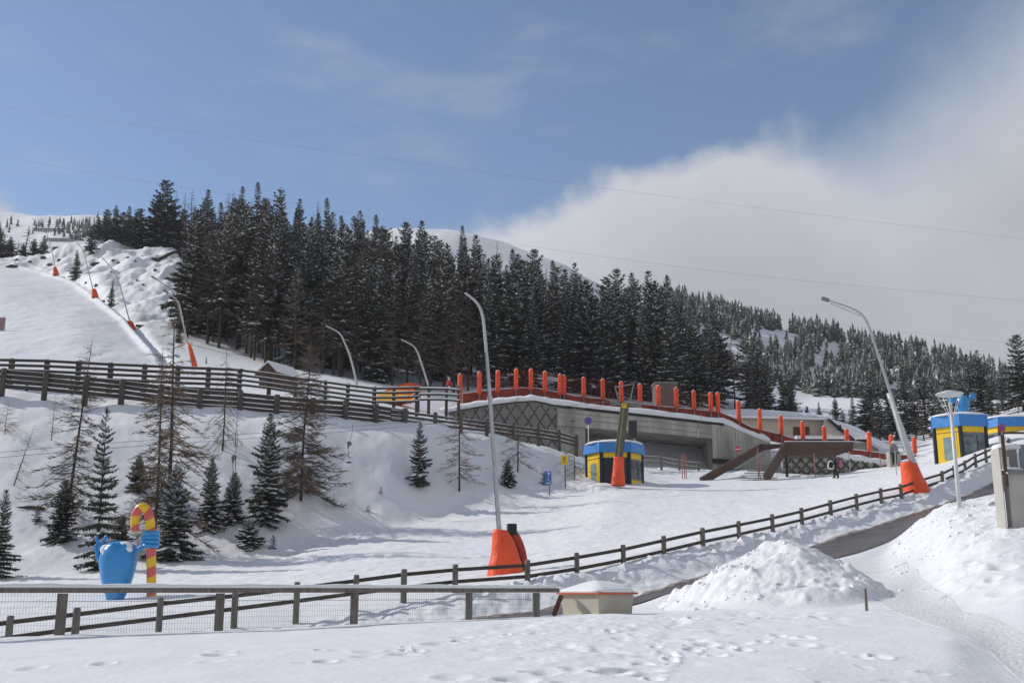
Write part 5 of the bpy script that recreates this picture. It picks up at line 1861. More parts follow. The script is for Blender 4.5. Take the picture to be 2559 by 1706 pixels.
root = thing('display_panel', 'dark grey upright panel on a short pole behind the first booth', 'panel', G(1582, 85))
pole(root, 1586, 85, 1095, 0.06, 'galv')
a, b = pix(1570, 1051, 84.9), pix(1592, 1094, 84.9)
MB().box(((a.x + b.x) / 2, 84.85, (a.z + b.z) / 2), (b.x - a.x, 0.12, a.z - b.z), 0.12).build('panel_face', 'greymetal', root).data.materials[0] = mat('charcoal', (0.028, 0.03, 0.035), 0.5, 0.1)

root = thing('piste_board', 'faded pink notice board at the photo edge on the upper piste', 'sign', G(4, 103))
pole(root, 3, 103, 800, 0.05, 'redwood')
a, b = pix(-14, 793, 102.9), pix(11, 825, 102.9)
MB().box(((a.x + b.x) / 2, 102.9, (a.z + b.z) / 2), (b.x - a.x, 0.06, a.z - b.z)).build('board', 'dullpink', root).data.materials[0] = mat('faded_board', (0.30, 0.20, 0.21), 0.7, 0.1)
q = pix(0, 836, 102.9)
MB().box(q, (0.35, 0.05, 0.25)).build('small_plate', 'signred', root)

# marker poles
MG = 'thin marker poles on the snow'
for u, y, vt, vb, mt, lab, lean in (
        (1703, 84, 1133, 1186, 'dullpink', 'first of three thin faded red poles planted together under the bridge', 0.02), (1709, 84, 1133, 1188, 'dullpink', 'second of three thin faded red poles planted together under the bridge', 0.0), (1714, 84, 1135, 1190, 'dullpink', 'third of three thin faded red poles planted together under the bridge', -0.02),
        (1892, 83, 1126, 1193, 'dullpink', 'shorter red pole of the pair beside the near stair', 0.0), (1897, 83, 1118, 1196, 'dullpink', 'taller red pole of the pair beside the near stair', -0.05),
        (2034, 84, 1132, 1199, 'dullpink', 'faded pink pole in the snow under the middle of the footbridge', 0.0), (2121, 87, 1128, 1186, 'galv', 'grey pole in the snow just beside the walking person', 0.0),
        (2236, 72, 1126, 1203, 'galv', 'pale pole with a faded red foot beside the leaning lance', 0.0), (2198, 90, 1127, 1170, 'dullpink', 'thin pole in front of the snow-topped lattice wall', 0.0)):
    t = pix(u, vt, y)
    zb = Hxy(t.x, y)
    m = MB()
    L_ = max(1.0, t.z - zb)
    m.tube([(0, 0, -0.3), (lean * L_, 0, L_ * .5), (2 * lean * L_ * .5, 0, L_)], 0.035, 6)
    o = m.build('marker_pole', mt)
    o.location = (t.x, y, zb)
    tag(o, lab, 'marker pole', MG)

# street lamp
yl = 43.0
root = thing('street_lamp', 'pale street lamp with a flat round shade on four thin struts beside the road', 'street lamp', G(2397, yl))
p = pix(2397, 1258, yl)
zt = pix(2397, 1012, yl).z
MB().lathe((p.x, yl, p.z - 0.5), [(0.085, 0), (0.08, 1.5), (0.065, zt - p.z + .5)], 14).build('pole', 'whitemetal', root, smooth=True)
zd = pix(2397, 984, yl).z
m = MB()
m.lathe((p.x, yl, zd), [(0.20, -0.10), (0.40, -0.09), (0.515, -0.02), (0.53, 0.0), (0.50, 0.03), (0.25, 0.09), (0.01, 0.105)], 32)
m.build('lamp_shade', 'whitemetal', root, smooth=True)
for k in range(5):
    t = 0.5 + 2 * math.pi * k / 5
    MB().tube([(p.x + .06 * math.cos(t), yl + .06 * math.sin(t), zt - 0.55), (p.x + .47 * math.cos(t), yl + .47 * math.sin(t), zd - 0.06)], 0.016, 6).build('strut', 'whitemetal', root)
MB().lathe((p.x, yl, zt - 0.02), [(0.075, 0), (0.06, 0.12), (0.02, 0.16)], 12).build('lamp_head', 'whitemetal', root)
m = MB()
m.lathe((p.x, yl, zd + .085), [(0.30, 0), (0.22, 0.03), (0.01, 0.045)], 16)
m.build('snow_cap', 'snowcap', root, smooth=True)

# grey wall with balustrade at the photo edge
yw = 33.0
root = thing('concrete_wall', 'grey rendered wall with a brown handrail and glazed balustrade at the photo edge', 'wall', G(2520, yw))


def wbox(u0, u1, v0, v1, y0, dep, nm, mt, bev=0.0):
    a, b = pix(u0, v0, y0), pix(u1, v1, y0)
    m = MB()
    m.box(((a.x + b.x) / 2, y0 + dep / 2, (a.z + b.z) / 2), (b.x - a.x, dep, a.z - b.z))
    return m.build(nm, mt, root, bevel=bev)


wbox(2495, 2518, 1117, 1324, yw, 0.6, 'pier', 'wallbeige', 0.01)
wbox(2518, 2760, 1183, 1322, yw + 0.05, 0.35, 'parapet', 'wallbeige', 0.01)
wbox(2517.5, 2545, 1108, 1172, yw + 0.5, 1.2, 'doorway', 'greymetal')
wbox(2545, 2760, 1110, 1176, yw + 0.9, 0.04, 'glass_panel', 'paleglass')
wbox(2512, 2760, 1173, 1183, yw - 0.02, 0.5, 'cap_rail', 'greymetal')
wbox(2509, 2514, 1085, 1216, yw - 0.06, 0.05, 'rail_post', 'brownsteel')
wbox(2505, 2760, 1078.5, 1083.5, yw - 0.06, 0.06, 'handrail', 'brownsteel')
a, b = pix(2494, 1117, yw), pix(2520, 1112, yw)
for c_, r_, k1, k2, k3 in ((((a.x + b.x) / 2, yw + .3, a.z), 0.18, 1.0, 1.6, 0.45), ((pix(2540, 1112, yw).x, yw + .7, pix(2540, 1110, yw).z), 0.30, 1.5, 1.1, 0.42), ((pix(2552, 1160, yw).x, yw + .6, pix(2552, 1172, yw).z), 0.22, 1.6, 1.1, 0.6)):
    m = MB()
    m.ball(c_, r_, 14, 8, 0, k1, k2, k3)
    m.build('snow_cap', 'snowcap', root, smooth=True)
pp = pix(2517, 1181, yw - 0.1)
MB().ball(pp, 0.03, 8, 6).build('rail_fitting', 'signwhite', root)
wbox(2556, 2561, 1318, 1382, yw - 0.1, 0.06, 'stand_post', 'violet').data.materials[0] = M['greymetal']
p = ground_uv(2483, 1262, 30, 60)
m = MB()
m.ball(p, 0.17, 8, 5, 0, 1.0, 0.7, 0.7)
for i, v_ in enumerate(m.v):
    k = 1 + 0.25 * math.sin(i * 2.1)
    m.v[i] = (p.x + (v_[0] - p.x) * k, p.y + (v_[1] - p.y) * k, p.z + (v_[2] - p.z) * k)
tag(m.build('rock', 'rock', None, tuple(p)), 'grey stone in the snow right beside the grey wall', 'rock').data.materials[0] = M['concrete']

# ---------------------------------------------------------------- blue statue and candy cane
ys = 40.0
k_ = (ys * CP) / FPX
g = G(293, ys)
zb = pix(293, 1498, ys).z
root = thing('blue_statue', 'glossy blue egg-shaped statue seen from behind with one hand raised in a V sign', 'statue', (g.x, ys, zb))
cxs = pix(293, 1430, ys).x
SC = ys / FPX
rp = [(22, 1500), (22, 1492), (28, 1478), (34, 1460), (39, 1442), (43, 1420), (45.5, 1404), (45, 1388), (42, 1374), (37, 1366), (30, 1362), (22, 1362)]
m = MB()
z_of = lambda v, u=293: pix(u, v, ys).z
m.lathe((cxs, ys, 0), [(r_ * SC * 1.0, z_of(v)) for r_, v in rp], 32, 0, 1, 0.88)
# rounded top with broad petals
m.ball((cxs, ys, z_of(1372)), 0.55, 24, 10, 0, 1.0, 0.88, 0.55)
for k in range(6):
    t = 2 * math.pi * (k + 0.25) / 6
    c0 = Vector((cxs + 26 * SC * math.cos(t), ys + 23 * SC * math.sin(t), z_of(1372)))
    m.ball(c0, 15 * SC, 12, 8, 0, 0.95, 0.95, 1.05)
m.build('body', 'statue', root, smooth=True)
for c_, r_, k1, k2, k3 in (((cxs - 27 * SC, ys - .22, z_of(1374)), 0.20, 1.0, 0.9, 1.0), ((cxs - 25 * SC, ys - .36, z_of(1387)), 0.13, 0.8, 0.7, 1.6), ((cxs + 17 * SC, ys - .16, z_of(1363)), 0.22, 1.3, 1.0, 0.7), ((cxs + 27 * SC, ys - .24, z_of(1373)), 0.18, 1.0, 0.9, 0.9)):
    m = MB()
    m.ball(c_, r_, 12, 8, 0, k1, k2, k3)
    m.build('snow_cap', 'snowcap', root, smooth=True)
ua = MB()
ua.tube(smooth_path([pix(262, 1398, ys), pix(250, 1396, ys), pix(244, 1388, ys), pix(246, 1374, ys)], 4), [0.10] * 4 + [0.085] * 9, 10)
arm = ua.build('arm', 'statue', root, smooth=True)
h = MB()
h.ball(pix(248, 1368, ys), 0.125, 12, 8, 0, 1.0, 0.75, 1.15)
for pts, rr_ in (([(249, 1364), (243, 1350), (240, 1341)], 0.055), ([(252, 1364), (259, 1350), (265, 1340)], 0.06), ([(242, 1372), (238, 1366), (240, 1362)], 0.05), ([(242, 1378), (237, 1374), (239, 1370)], 0.05), ([(254, 1374), (258, 1368), (255, 1363)], 0.05)):
    h.tube(smooth_path([pix(u, v, ys - 0.06) for u, v in pts], 4), rr_, 8)
    h.ball(pix(*pts[-1], ys - 0.06), rr_, 8, 6)
h.build('hand', 'statue', root, smooth=True)
ua = MB()
ua.tube(smooth_path([pix(322, 1390, ys), pix(340, 1376, ys), pix(358, 1364, ys)], 4), 0.085, 10)
ua.build('arm', 'statue', root, smooth=True)
h = MB()
xc, yc = pix(377, 1350, ys).x, ys
for i, v in enumerate((1332, 1342.5, 1353, 1363.5)):
    z = z_of(v, 377)
    ring = []
    for a in np.linspace(-0.5, 5.2, 16):
        ring.append(Vector((xc + 0.225 * math.cos(a) * 1.05, yc - 0.225 * math.sin(a), z)))
    h.tube(ring, [0.088 - 0.004 * i] * 16, 8)
h.ball((xc - 0.20, yc - 0.02, z_of(1348, 377)), 0.20, 14, 10, 0, 0.75, 1.0, 1.45)
h.tube([(xc - 0.22, yc - 0.1, z_of(1338, 377)), (xc - 0.08, yc - 0.27, z_of(1334, 377)), (xc + 0.08, yc - 0.27, z_of(1336, 377))], [0.08, 0.075, 0.06], 8)
h.build('hand', 'statue', root, smooth=True)

root = thing('candy_cane', 'giant pink and yellow striped candy cane held by the blue statue', 'candy cane', (xc, ys, zb))
cp = [pix(379, 1502, ys), pix(378.5, 1450, ys), pix(378, 1400, ys), pix(377, 1350, ys), pix(376, 1318, ys), pix(373, 1290, ys), pix(366, 1273, ys), pix(356, 1267, ys), pix(346, 1274, ys), pix(339, 1290, ys), pix(337, 1310, ys), pix(338, 1328, ys)]
cps = smooth_path(cp, 14)
ln_ = [0]
for a, b in zip(cps, cps[1:]):
    ln_.append(ln_[-1] + (b - a).length)
nn = 150
lens = np.linspace(0, ln_[-1], nn)
xyz = np.array([[p.x, p.y, p.z] for p in cps])
res = [Vector((np.interp(l, ln_, xyz[:, 0]), np.interp(l, ln_, xyz[:, 1]), np.interp(l, ln_, xyz[:, 2]))) for l in lens]
stepl = lens[1]
m = MB()
m.tube(res, [0.168] * (nn - 22) + [0.168 - 0.0012 * i for i in range(22)], 20, 0, True, lambda i, k: int((i * stepl / 0.335 - k / 20.0 + 40)) % 2)
m.build('cane', ['pink', 'caneyellow'], root, smooth=True)

# second statue on the roof of the booth behind the lamp
zr = z2 + 0.86
y2 = 79.0
root = thing('blue_statue', 'small blue statue with outstretched arms standing on the booth roof behind the street lamp', 'statue', (pix(2403, 1040, y2).x, y2, zr))
xs = pix(2406, 1010, y2).x
S2 = y2 / FPX
m = MB()
m.lathe((xs, y2, 0), [(8 * S2, zr - .05), (9 * S2, zr + .15), (14 * S2, zr + .6), (16.5 * S2, zr + 1.0), (15.5 * S2, zr + 1.35), (9 * S2, zr + 1.6), (3 * S2, zr + 1.68)], 20)
m.build('body', 'statue', root, smooth=True)
for s_, pts in ((1, [(2418, 1002), (2424, 997), (2428, 990)]), (-1, [(2394, 1004), (2385, 1000), (2379, 1001)])):
    m = MB()
    m.tube(smooth_path([pix(u, v, y2) for u, v in pts], 4), 0.13, 10)
    ao = m.build('arm', 'statue', root, smooth=True)
    hb = MB()
    e = pix(*pts[-1], y2)
    hb.ball(e, 0.20, 10, 8)
    for kf in range(4):
        an = -0.5 + kf * 0.4
        hb.tube([e, e + Vector((s_ * 0.33 * math.cos(an), -0.02, 0.33 * math.sin(an)))], 0.06, 6)
    hb.build('hand', 'statue', root, smooth=True)

# ---------------------------------------------------------------- people
PG2 = 'people'


def person(label, base, H_, face, pose, cols, hat, hatm):
    """one continuous skinned body; feet at base, facing the angle 'face' (0 looks away from the viewer)"""
    root = thing('person', label, 'person', base)
    s = H_ / 1.75
    J = {'pel': (0, 0, 0.93), 'spine': (0, 0.01, 1.12), 'chest': (0, 0, 1.32), 'neck': (0, 0.01, 1.47), 'head': (0, 0.03, 1.57), 'crown': (0, 0.03, 1.70),
         'shl': (-0.18, 0, 1.40), 'shr': (0.18, 0, 1.40), 'ell': (-0.25, 0.02, 1.13), 'elr': (0.25, 0.02, 1.13), 'wrl': (-0.26, 0.12, 0.90), 'wrr': (0.26, 0.12, 0.90),
         'hil': (-0.09, 0, 0.90), 'hir': (0.09, 0, 0.90), 'knl': (-0.10, 0.03, 0.50), 'knr': (0.10, 0.03, 0.50), 'anl': (-0.10, -0.02, 0.10), 'anr': (0.10, -0.02, 0.10), 'tol': (-0.11, 0.14, 0.04), 'tor': (0.11, 0.14, 0.04)}
    J.update(pose)
    RD = {'pel': 0.155, 'spine': 0.15, 'chest': 0.175, 'neck': 0.065, 'head': 0.10, 'crown': 0.085, 'shl': 0.085, 'shr': 0.085, 'ell': 0.062, 'elr': 0.062, 'wrl': 0.045, 'wrr': 0.045, 'hil': 0.11, 'hir': 0.11, 'knl': 0.085, 'knr': 0.085, 'anl': 0.07, 'anr': 0.07, 'tol': 0.05, 'tor': 0.05}
    E = [('pel', 'spine'), ('spine', 'chest'), ('chest', 'neck'), ('neck', 'head'), ('head', 'crown'), ('chest', 'shl'), ('chest', 'shr'), ('shl', 'ell'), ('ell', 'wrl'), ('shr', 'elr'), ('elr', 'wrr'),
         ('pel', 'hil'), ('pel', 'hir'), ('hil', 'knl'), ('knl', 'anl'), ('anl', 'tol'), ('hir', 'knr'), ('knr', 'anr'), ('anr', 'tor')]
    names = list(J)
    me = bpy.data.meshes.new('body')
    me.from_pydata([tuple(c * s for c in J[n]) for n in names], [(names.index(a), names.index(b)) for a, b in E], [])
    tmp = bpy.data.objects.new('body', me)
    COL.objects.link(tmp)
    sk = tmp.modifiers.new('skin', 'SKIN')
    sk.use_smooth_shade = True
    for i, n in enumerate(names):
        sv_ = me.skin_vertices[0].data[i]
        r_ = RD[n] * s * (1.0 if n in ('neck', 'head', 'crown') else 1.22)
        sv_.radius = (r_, r_ * (0.75 if n in ('pel', 'spine', 'chest') else 1))
        sv_.use_root = (n == 'pel')
    sb = tmp.modifiers.new('sub', 'SUBSURF')
    sb.levels = sb.render_levels = 2
    dg = bpy.context.evaluated_depsgraph_get()
    dg.update()
    m2 = bpy.data.meshes.new_from_object(tmp.evaluated_get(dg))
    bpy.data.objects.remove(tmp)
    m2.materials.clear()
    for c in cols:
        m2.materials.append(M[c])
    for f in m2.polygons:
        c = f.center
        z = c.z / s
        arm = abs(c.x) > 0.2 * s and z > 0.8
        f.material_index = 3 if z < 0.13 else (1 if z < 0.88 and not arm else (2 if z > 1.475 else 0))
    bo = bpy.data.objects.new('body', m2)
    COL.objects.link(bo)
    bo.parent = root
    # face, hair or helmet, hands
    hd = Vector(J['head']) * s
    m = MB()
    m.ball(hd + Vector((0, 0.012, 0.045)) * s, 0.128 * s, 14, 10, 0, 1, 1.08, 0.95)
    for i, v_ in enumerate(m.v):
        m.v[i] = (v_[0], v_[1], max(v_[2], hd.z + 0.012 * s if v_[1] > hd.y + 0.06 * s else hd.z - 0.06 * s))
    m.build(hat, hatm, root, origin=(0, 0, 0), smooth=True)
    m = MB()
    for sg in (-1, 1):
        m.ball(hd + Vector((sg * 0.035, 0.095, 0.0)) * s, 0.013 * s, 8, 6)
    m.build('eye', 'black', root, origin=(0, 0, 0))
    m = MB()
    m.ball(hd + Vector((0, 0.112, -0.02)) * s, 0.018 * s, 8, 6, 0, 0.8, 1, 1.4)
    m.build('nose', 'skin', root, origin=(0, 0, 0), smooth=True)
    m = MB()
    m.beam(hd + Vector((-0.025, 0.100, -0.055)) * s, hd + Vector((0.025, 0.100, -0.055)) * s, 0.01, 0.008)
    m.build('mouth', 'pink', root, origin=(0, 0, 0))
    for wn, en, sg in (('wrl', 'ell', -1), ('wrr', 'elr', 1)):
        w0, e0 = Vector(J[wn]) * s, Vector(J[en]) * s
        d = (w0 - e0).normalized()
        sd_ = Vector((1, 0, 0))
        sd_ = (sd_ - d * sd_.dot(d)).normalized()
        nr = d.cross(sd_)
        m = MB()
        m.tube([w0, w0 + d * 0.05 * s, w0 + d * 0.10 * s], [0.036 * s, 0.046 * s, 0.042 * s], 8)
        for kf, (off, ln) in enumerate(((-0.030, 0.062), (-0.010, 0.074), (0.010, 0.070), (0.030, 0.055))):
            p0 = w0 + d * 0.095 * s + sd_ * off * s
            m.tube([p0, p0 + d * ln * 0.5 * s + nr * 0.006 * s, p0 + d * ln * 0.85 * s + nr * 0.025 * s], 0.011 * s, 6)
        p0 = w0 + d * 0.03 * s - sd_ * sg * 0.035 * s
        m.tube([p0, p0 + d * 0.03 * s - sd_ * sg * 0.022 * s, p0 + d * 0.06 * s - sd_ * sg * 0.018 * s], 0.013 * s, 6)
        m.build('glove', 'clothblack', root, origin=(0, 0, 0), smooth=True)
    root.rotation_euler = (0, 0, face)
    return root


gp = ground_uv(2090, 1195, 76, 96)
hp = pix(2090, 1134, gp.y).z - gp.z
person('person in dark clothing walking with a white-rimmed bag before the lattice wall', gp, hp, R_(75), {
    'knl': (-0.10, 0.12, 0.50), 'anl': (-0.10, 0.10, 0.10), 'tol': (-0.11, 0.26, 0.05), 'knr': (0.10, 0.02, 0.50), 'anr': (0.10, -0.16, 0.12), 'tor': (0.11, -0.02, 0.03), 'elr': (0.24, -0.06, 1.14), 'wrr': (0.23, 0.06, 0.92), 'ell': (-0.24, 0.06, 1.14), 'wrl': (-0.24, 0.20, 0.96)},
    ('clothblack', 'clothblack', 'skin', 'clothblack'), 'hair', 'hair')
q = gp + Vector((-0.36, -0.10, 0.98))
m = MB()
loop = [q + Vector((0.20 * math.cos(t), 0, 0.28 * math.sin(t) - 0.10 * abs(math.cos(t)))) for t in np.linspace(0, 2 * math.pi, 21)]
root = thing('shoulder_bag', 'dark bag with a white rim hanging from the hand of the walking person', 'bag', (q.x, q.y, q.z - 0.4))
m.tube(loop, 0.055, 8)
m.build('rim', 'clothwhite', root, smooth=True)
m = MB()
m.ball(q, 0.19, 12, 8, 0, 1, 0.45, 1.3)
m.build('bag_body', 'clothblack', root, smooth=True)
MB().tube([q + Vector((0, 0, .3)), q + Vector((0.25, 0.05, .42))], 0.02, 6).build('strap', 'clothblack', root)
q = gp + Vector((0.36, 0.05, 1.12))
m = MB()
m.ball(q, 0.20, 12, 8, 0, 0.8, 0.9, 1.5)
tag(m.build('backpack', 'clothpink', None, tuple(q), smooth=True), 'faded red backpack on the back of the walking person', 'backpack')

y = 88.6
gz = pix(2236, 1160, y)
person('person in a grey patterned jacket and white helmet standing behind the leaning lance mast', Vector((gz.x, y, gz.z)), pix(2236, 1101, y).z - gz.z, R_(180), {}, ('clothgrey', 'clothblack', 'skin', 'clothblack'), 'helmet', 'clothwhite')
y = 84.5
gz = pix(1122, 988, y)
person('skier in a red jacket and white helmet beside the first bridge pad', Vector((gz.x, y, gz.z)), pix(1122, 944, y).z - gz.z, R_(160), {'knl': (-0.12, 0.10, 0.50), 'knr': (0.12, 0.10, 0.50)}, ('clothred', 'clothwhite', 'skin', 'clothblack'), 'helmet', 'clothwhite')
y = 73.2
for u, v0, v1, c, lab in ((67, 972, 938, 'clothblue', 'child in a blue jacket glimpsed through the rails of the brown fence'), (175, 990, 955, 'clothred', 'child in a red jacket glimpsed through the rails of the brown fence')):
    p = pix(u, v0, y)
    person(lab, Vector((p.x, y, Hxy(p.x, y))), 1.05, R_(70), {}, (c, 'clothblack', 'skin', 'clothblack'), 'helmet', c)

# ---------------------------------------------------------------- lines in the air
def sag(a, b, s_, n=40):
    return [a.lerp(b, t / n) + Vector((0, 0, -4 * s_ * (t / n) * (1 - t / n))) for t in range(n + 1)]


M['cable'] = mat('cable', (0.22, 0.22, 0.24), 0.6, 0.05)
for pl, r_, lab in (
        ([(-60, 262), (0, 268), (640, 352), (1280, 440), (1900, 520), (2559, 597), (2700, 613)], 0.016, 'topmost thin power line crossing the sky from edge to edge'),
        ([(-60, 382), (0, 392), (370, 455), (800, 520), (1150, 588), (1500, 640), (1900, 690), (2559, 752), (2700, 766)], 0.017, 'second power line passing behind the forest tree tops'),
        ([(-60, 486), (0, 498), (110, 520), (400, 575), (1000, 680), (1700, 770), (2050, 806), (2559, 861), (2700, 876)], 0.015, 'lowest faint power line showing beside the bent lance top')):
    y = 222.0
    m = MB()
    m.tube(smooth_path([pix(u, v, y) for u, v in pl], 6), r_, 5)
    o = m.build('power_line', 'cable')
    tag(o, lab, 'power line', 'power lines across the sky')
for k, (dv, lab) in enumerate(((0, 'upper drag lift cable sagging low over the bank to the pylon'), (13, 'lower drag lift cable sagging low over the bank to the pylon'))):
    a, b, c_ = pix(-120, 1140 + dv, 58), pix(640, 1082 + dv * 0.9, 66), pix(1530 + 60 * k, 1002 + 4 * k, 75.4)
    m = MB()
    m.tube(smooth_path([a, pix(270, 1107 + dv, 62), b, pix(1007, 1055 + dv * 0.8, 70), c_], 8), 0.014, 5)
    tag(m.build('lift_cable', 'cable'), lab, 'cable', 'drag lift cables')
TG = 'tow bars hanging from the drag lift'
for u, vt, vbx, vb, y, mt, lab in (
        (585, 1090, 1143, 1196, 64, 'dullpink', 'tow bar with red rods hanging above the small snow-tipped spruces'),
        (873, 1060, 1108, 1155, 68, 'greymetal', 'tow bar hanging alone over open snow beside the bushy larch'),
        (1433, 1010, 1022, 1052, 90.5, 'greymetal', 'tow bar hanging in front of the concrete bridge above the yellow sign'),
        (1746, 1032, 1062, 1096, 90.5, 'whitemetal', 'tow bar hanging against the bridge wing wall')):
    t = pix(u + 8, vt, y)
    bx = pix(u, vbx, y)
    e = pix(u - 1, vb, y)
    root = thing('tow_bar', lab, 'tow bar', tuple(e), TG)
    MB().tube(smooth_path([t, t.lerp(bx, 0.4) + Vector((0.06, 0, 0)), bx], 5), 0.018, 6).build('rope', 'greymetal', root)
    m = MB()
    m.tube([bx + Vector((0, -.07, 0)), bx + Vector((0, .07, 0))], 0.15 if y < 80 else 0.09, 14)
    m.box(bx + Vector((-.06, 0, -.16)), (0.10, 0.10, 0.26))
    m.build('reel', 'greymetal', root)
    m = MB()
    if mt == 'dullpink':
        m.tube([bx + Vector((0.08, 0, -.1)), e + Vector((0.12, 0, 0))], 0.022, 6)
        m.tube([bx + Vector((-.08, 0, -.1)), e + Vector((-.03, 0, 0))], 0.022, 6)
    else:
        m.tube([bx + Vector((-.05, 0, -.2)), e], 0.02, 6)
    m.build('rod', mt, root)
    MB().box(e, (0.30, 0.08, 0.09)).build('crossbar', 'black' if mt != 'dullpink' else 'dullpink', root, bevel=0.02)

# ---------------------------------------------------------------- rocks, snow fences
rr_ = random.Random(8)
RK = [(240, 662, 26, 9, 'large dark rock ledge below the hilltop spruces'), (386, 650, 22, 8, 'dark boulder at the end of a fallen log'), (32, 668, 30, 8, 'long dark rock at the crest of the upper piste'), (125, 664, 18, 7, 'dark rock beside the highest lance'), (42, 650, 9, 5, ''), (75, 655, 9, 5, ''), (148, 652, 10, 7, ''), (108, 645, 14, 7, ''),
      (320, 645, 9, 5, ''), (338, 653, 7, 4, ''), (296, 658, 8, 5, ''), (388, 676, 9, 6, ''), (420, 694, 7, 5, ''), (342, 701, 8, 4, ''), (358, 712, 7, 4, ''), (240, 714, 9, 6, ''), (278, 681, 6, 4, ''), (215, 707, 7, 4, ''), (438, 715, 8, 4, ''), (282, 652, 8, 6, '')]
n_ = 0
for u, v, w_, h_, lab in RK:
    p = ground_uv(u, v, 110, 230)
    s_ = p.y / FPX
    m = MB()
    m.ball((p.x, p.y, p.z), w_ * s_ * 0.55, 10, 6, 0, 1, 0.8, h_ / w_ * 1.5)
    for i, q in enumerate(m.v):
        k = 1 + 0.35 * (rr_.random() - 0.5)
        m.v[i] = (p.x + (q[0] - p.x) * k, p.y + (q[1] - p.y) * k, p.z + (q[2] - p.z) * k)
    o = m.build('rock', 'rock', None, tuple(p))
    if not lab:
        n_ += 1
        lab = 'small dark rock poking through the snow bumps beside the upper piste'
    tag(o, lab, 'rock', 'rocks on the rough hillside')
a, b = ground_uv(392, 655, 110, 230), ground_uv(462, 634, 110, 230)
m = MB()
m.tube([a + Vector((0, 0, .3)), a.lerp(b, .5) + Vector((0, 0, .9)), b + Vector((0, 0, .8))], [0.32, 0.28, 0.2], 8)
tag(m.build('fallen_log', 'bark', None, tuple(a)), 'dark fallen log lying across the snow at the forest corner', 'log')
p = ground_uv(76, 1269, 47, 90)
m = MB()
m.tube([p + Vector((-.9, 0, -.05)), p + Vector((0, -.05, 0.02)), p + Vector((.75, 0, -.02))], [0.10, 0.12, 0.08], 8)
tag(m.build('fallen_log', 'bark', None, tuple(p)), 'dark log lying half buried in the bank near the photo edge', 'log')
for i, (pl, lab) in enumerate((([(82, 578), (160, 579)], 'highest row of dark snow fence on the far slope'), ([(118, 604), (206, 605)], 'middle row of dark snow fence on the far slope'), ([(132, 629), (182, 630)], 'lowest row of dark snow fence on the far slope'))):
    m = MB()
    (u0, v0), (u1, v1) = pl
    for k in range(19):
        t = k / 18
        u, v = u0 + (u1 - u0) * t, v0 + (v1 - v0) * t
        p = ground_uv(u, v, 300, 1100)
        m.box((p.x, p.y, p.z + 1.1), (0.5, 0.4, 2.6))
        if k:
            for dz_ in (0.7, 1.3, 1.9):
                m.beam(pp_ + Vector((0, 0, dz_)), p + Vector((0, 0, dz_)), 0.15, 0.3)
        pp_ = p
    tag(m.build('snow_fence', 'wood'), lab, 'snow fence', 'snow fences on the far slope')

# loose clods and blocks of ploughed snow
crn = random.Random(77)
mb = MB()


def clod(p, r):
    o = len(mb.v)
    for x, y, z in ((-1, -1, -.8), (1, -1, -.8), (1, 1, -.8), (-1, 1, -.8), (-.7, -.7, .7), (.7, -.7, .8), (.7, .7, .6), (-.7, .7, .75)):
        j = lambda: crn.uniform(0.55, 1.25)
        mb.v.append((p.x + x * r * j(), p.y + y * r * j(), p.z + z * r * 0.8 * j()))
    for f in ((3, 2, 1, 0), (4, 5, 6, 7), (0, 1, 5, 4), (1, 2, 6, 5), (2, 3, 7, 6), (3, 0, 4, 7)):
        mb.f.append(tuple(i + o for i in f))
        mb.m.append(0)


for _ in range(380):
    k = crn.random()
    if k < 0.40:
        an, ra = crn.uniform(0, 6.28), 3.4 * crn.random() ** 0.6
        x, y = pk.x + ra * math.cos(an), pk.y - 0.4 + ra * math.sin(an)
    elif k < 0.72:
        u = crn.uniform(1290, 2450)
        yb = np.interp(u, [1318, 1557, 1845, 2139, 2417], [37, 40.2, 46, 54.4, 65])
        q = G(u, yb - crn.uniform(0.05, 2.6))
        x, y = q.x, q.y
    else:
        q = G(crn.uniform(2230, 2490), crn.uniform(33, 46))
        x, y = q.x, q.y
    r = crn.uniform(0.015, 0.045) + 0.06 * crn.random() ** 4
    clod(Vector((x, y, Hxy(x, y) + r * 0.3)), r)
o = mb.build('snow_clods', 'snowcap')
tag(o, 'loose clods of ploughed snow scattered over the piles and road bank', 'snow', None, 'stuff')

# ---------------------------------------------------------------- sky and sun
SUN = Vector((-0.80, 0.25, 0.565)).normalized()
sd = bpy.data.lights.new('sun', 'SUN')
sd.energy = 3.1
sd.angle = R_(0.6)
sd.color = (1.0, 0.945, 0.875)
so = bpy.data.objects.new('sun', sd)
COL.objects.link(so)
so.rotation_euler = SUN.to_track_quat('Z', 'Y').to_euler()
w = bpy.data.worlds.new('World')
S.world = w
w.use_nodes = True
nt = w.node_tree
N, L = nt.nodes, nt.links
bg = N['Background']
SKYK = 0.10
bg.inputs['Strength'].default_value = SKYK
sky = N.new('ShaderNodeTexSky')
sky.sky_type = 'NISHITA'
sky.sun_disc = False
sky.sun_elevation = math.asin(SUN.z)
sky.sun_rotation = math.atan2(SUN.x, SUN.y)
sky.altitude = 1700
sky.air_density = 1.0
sky.dust_density = 0.6
sky.ozone_density = 1.0


def nd(t, **kw):
    n = N.new(t)
    for k, v_ in kw.items():
        setattr(n, k, v_)
    return n


def math_(op, a, b=None, c=None, clamp=False):
    n = nd('ShaderNodeMath', operation=op, use_clamp=clamp)
    for i, x in enumerate((a, b, c)):
        if x is None:
            continue
        if isinstance(x, (int, float)):
            n.inputs[i].default_value = x
        else:
            L.new(x, n.inputs[i])
    return n.outputs[0]


def sm(x, a, b):
    n = nd('ShaderNodeMapRange', interpolation_type='SMOOTHSTEP')
    n.inputs['From Min'].default_value = a
    n.inputs['From Max'].default_value = b
    L.new(x, n.inputs['Value'])
    return n.outputs[0]


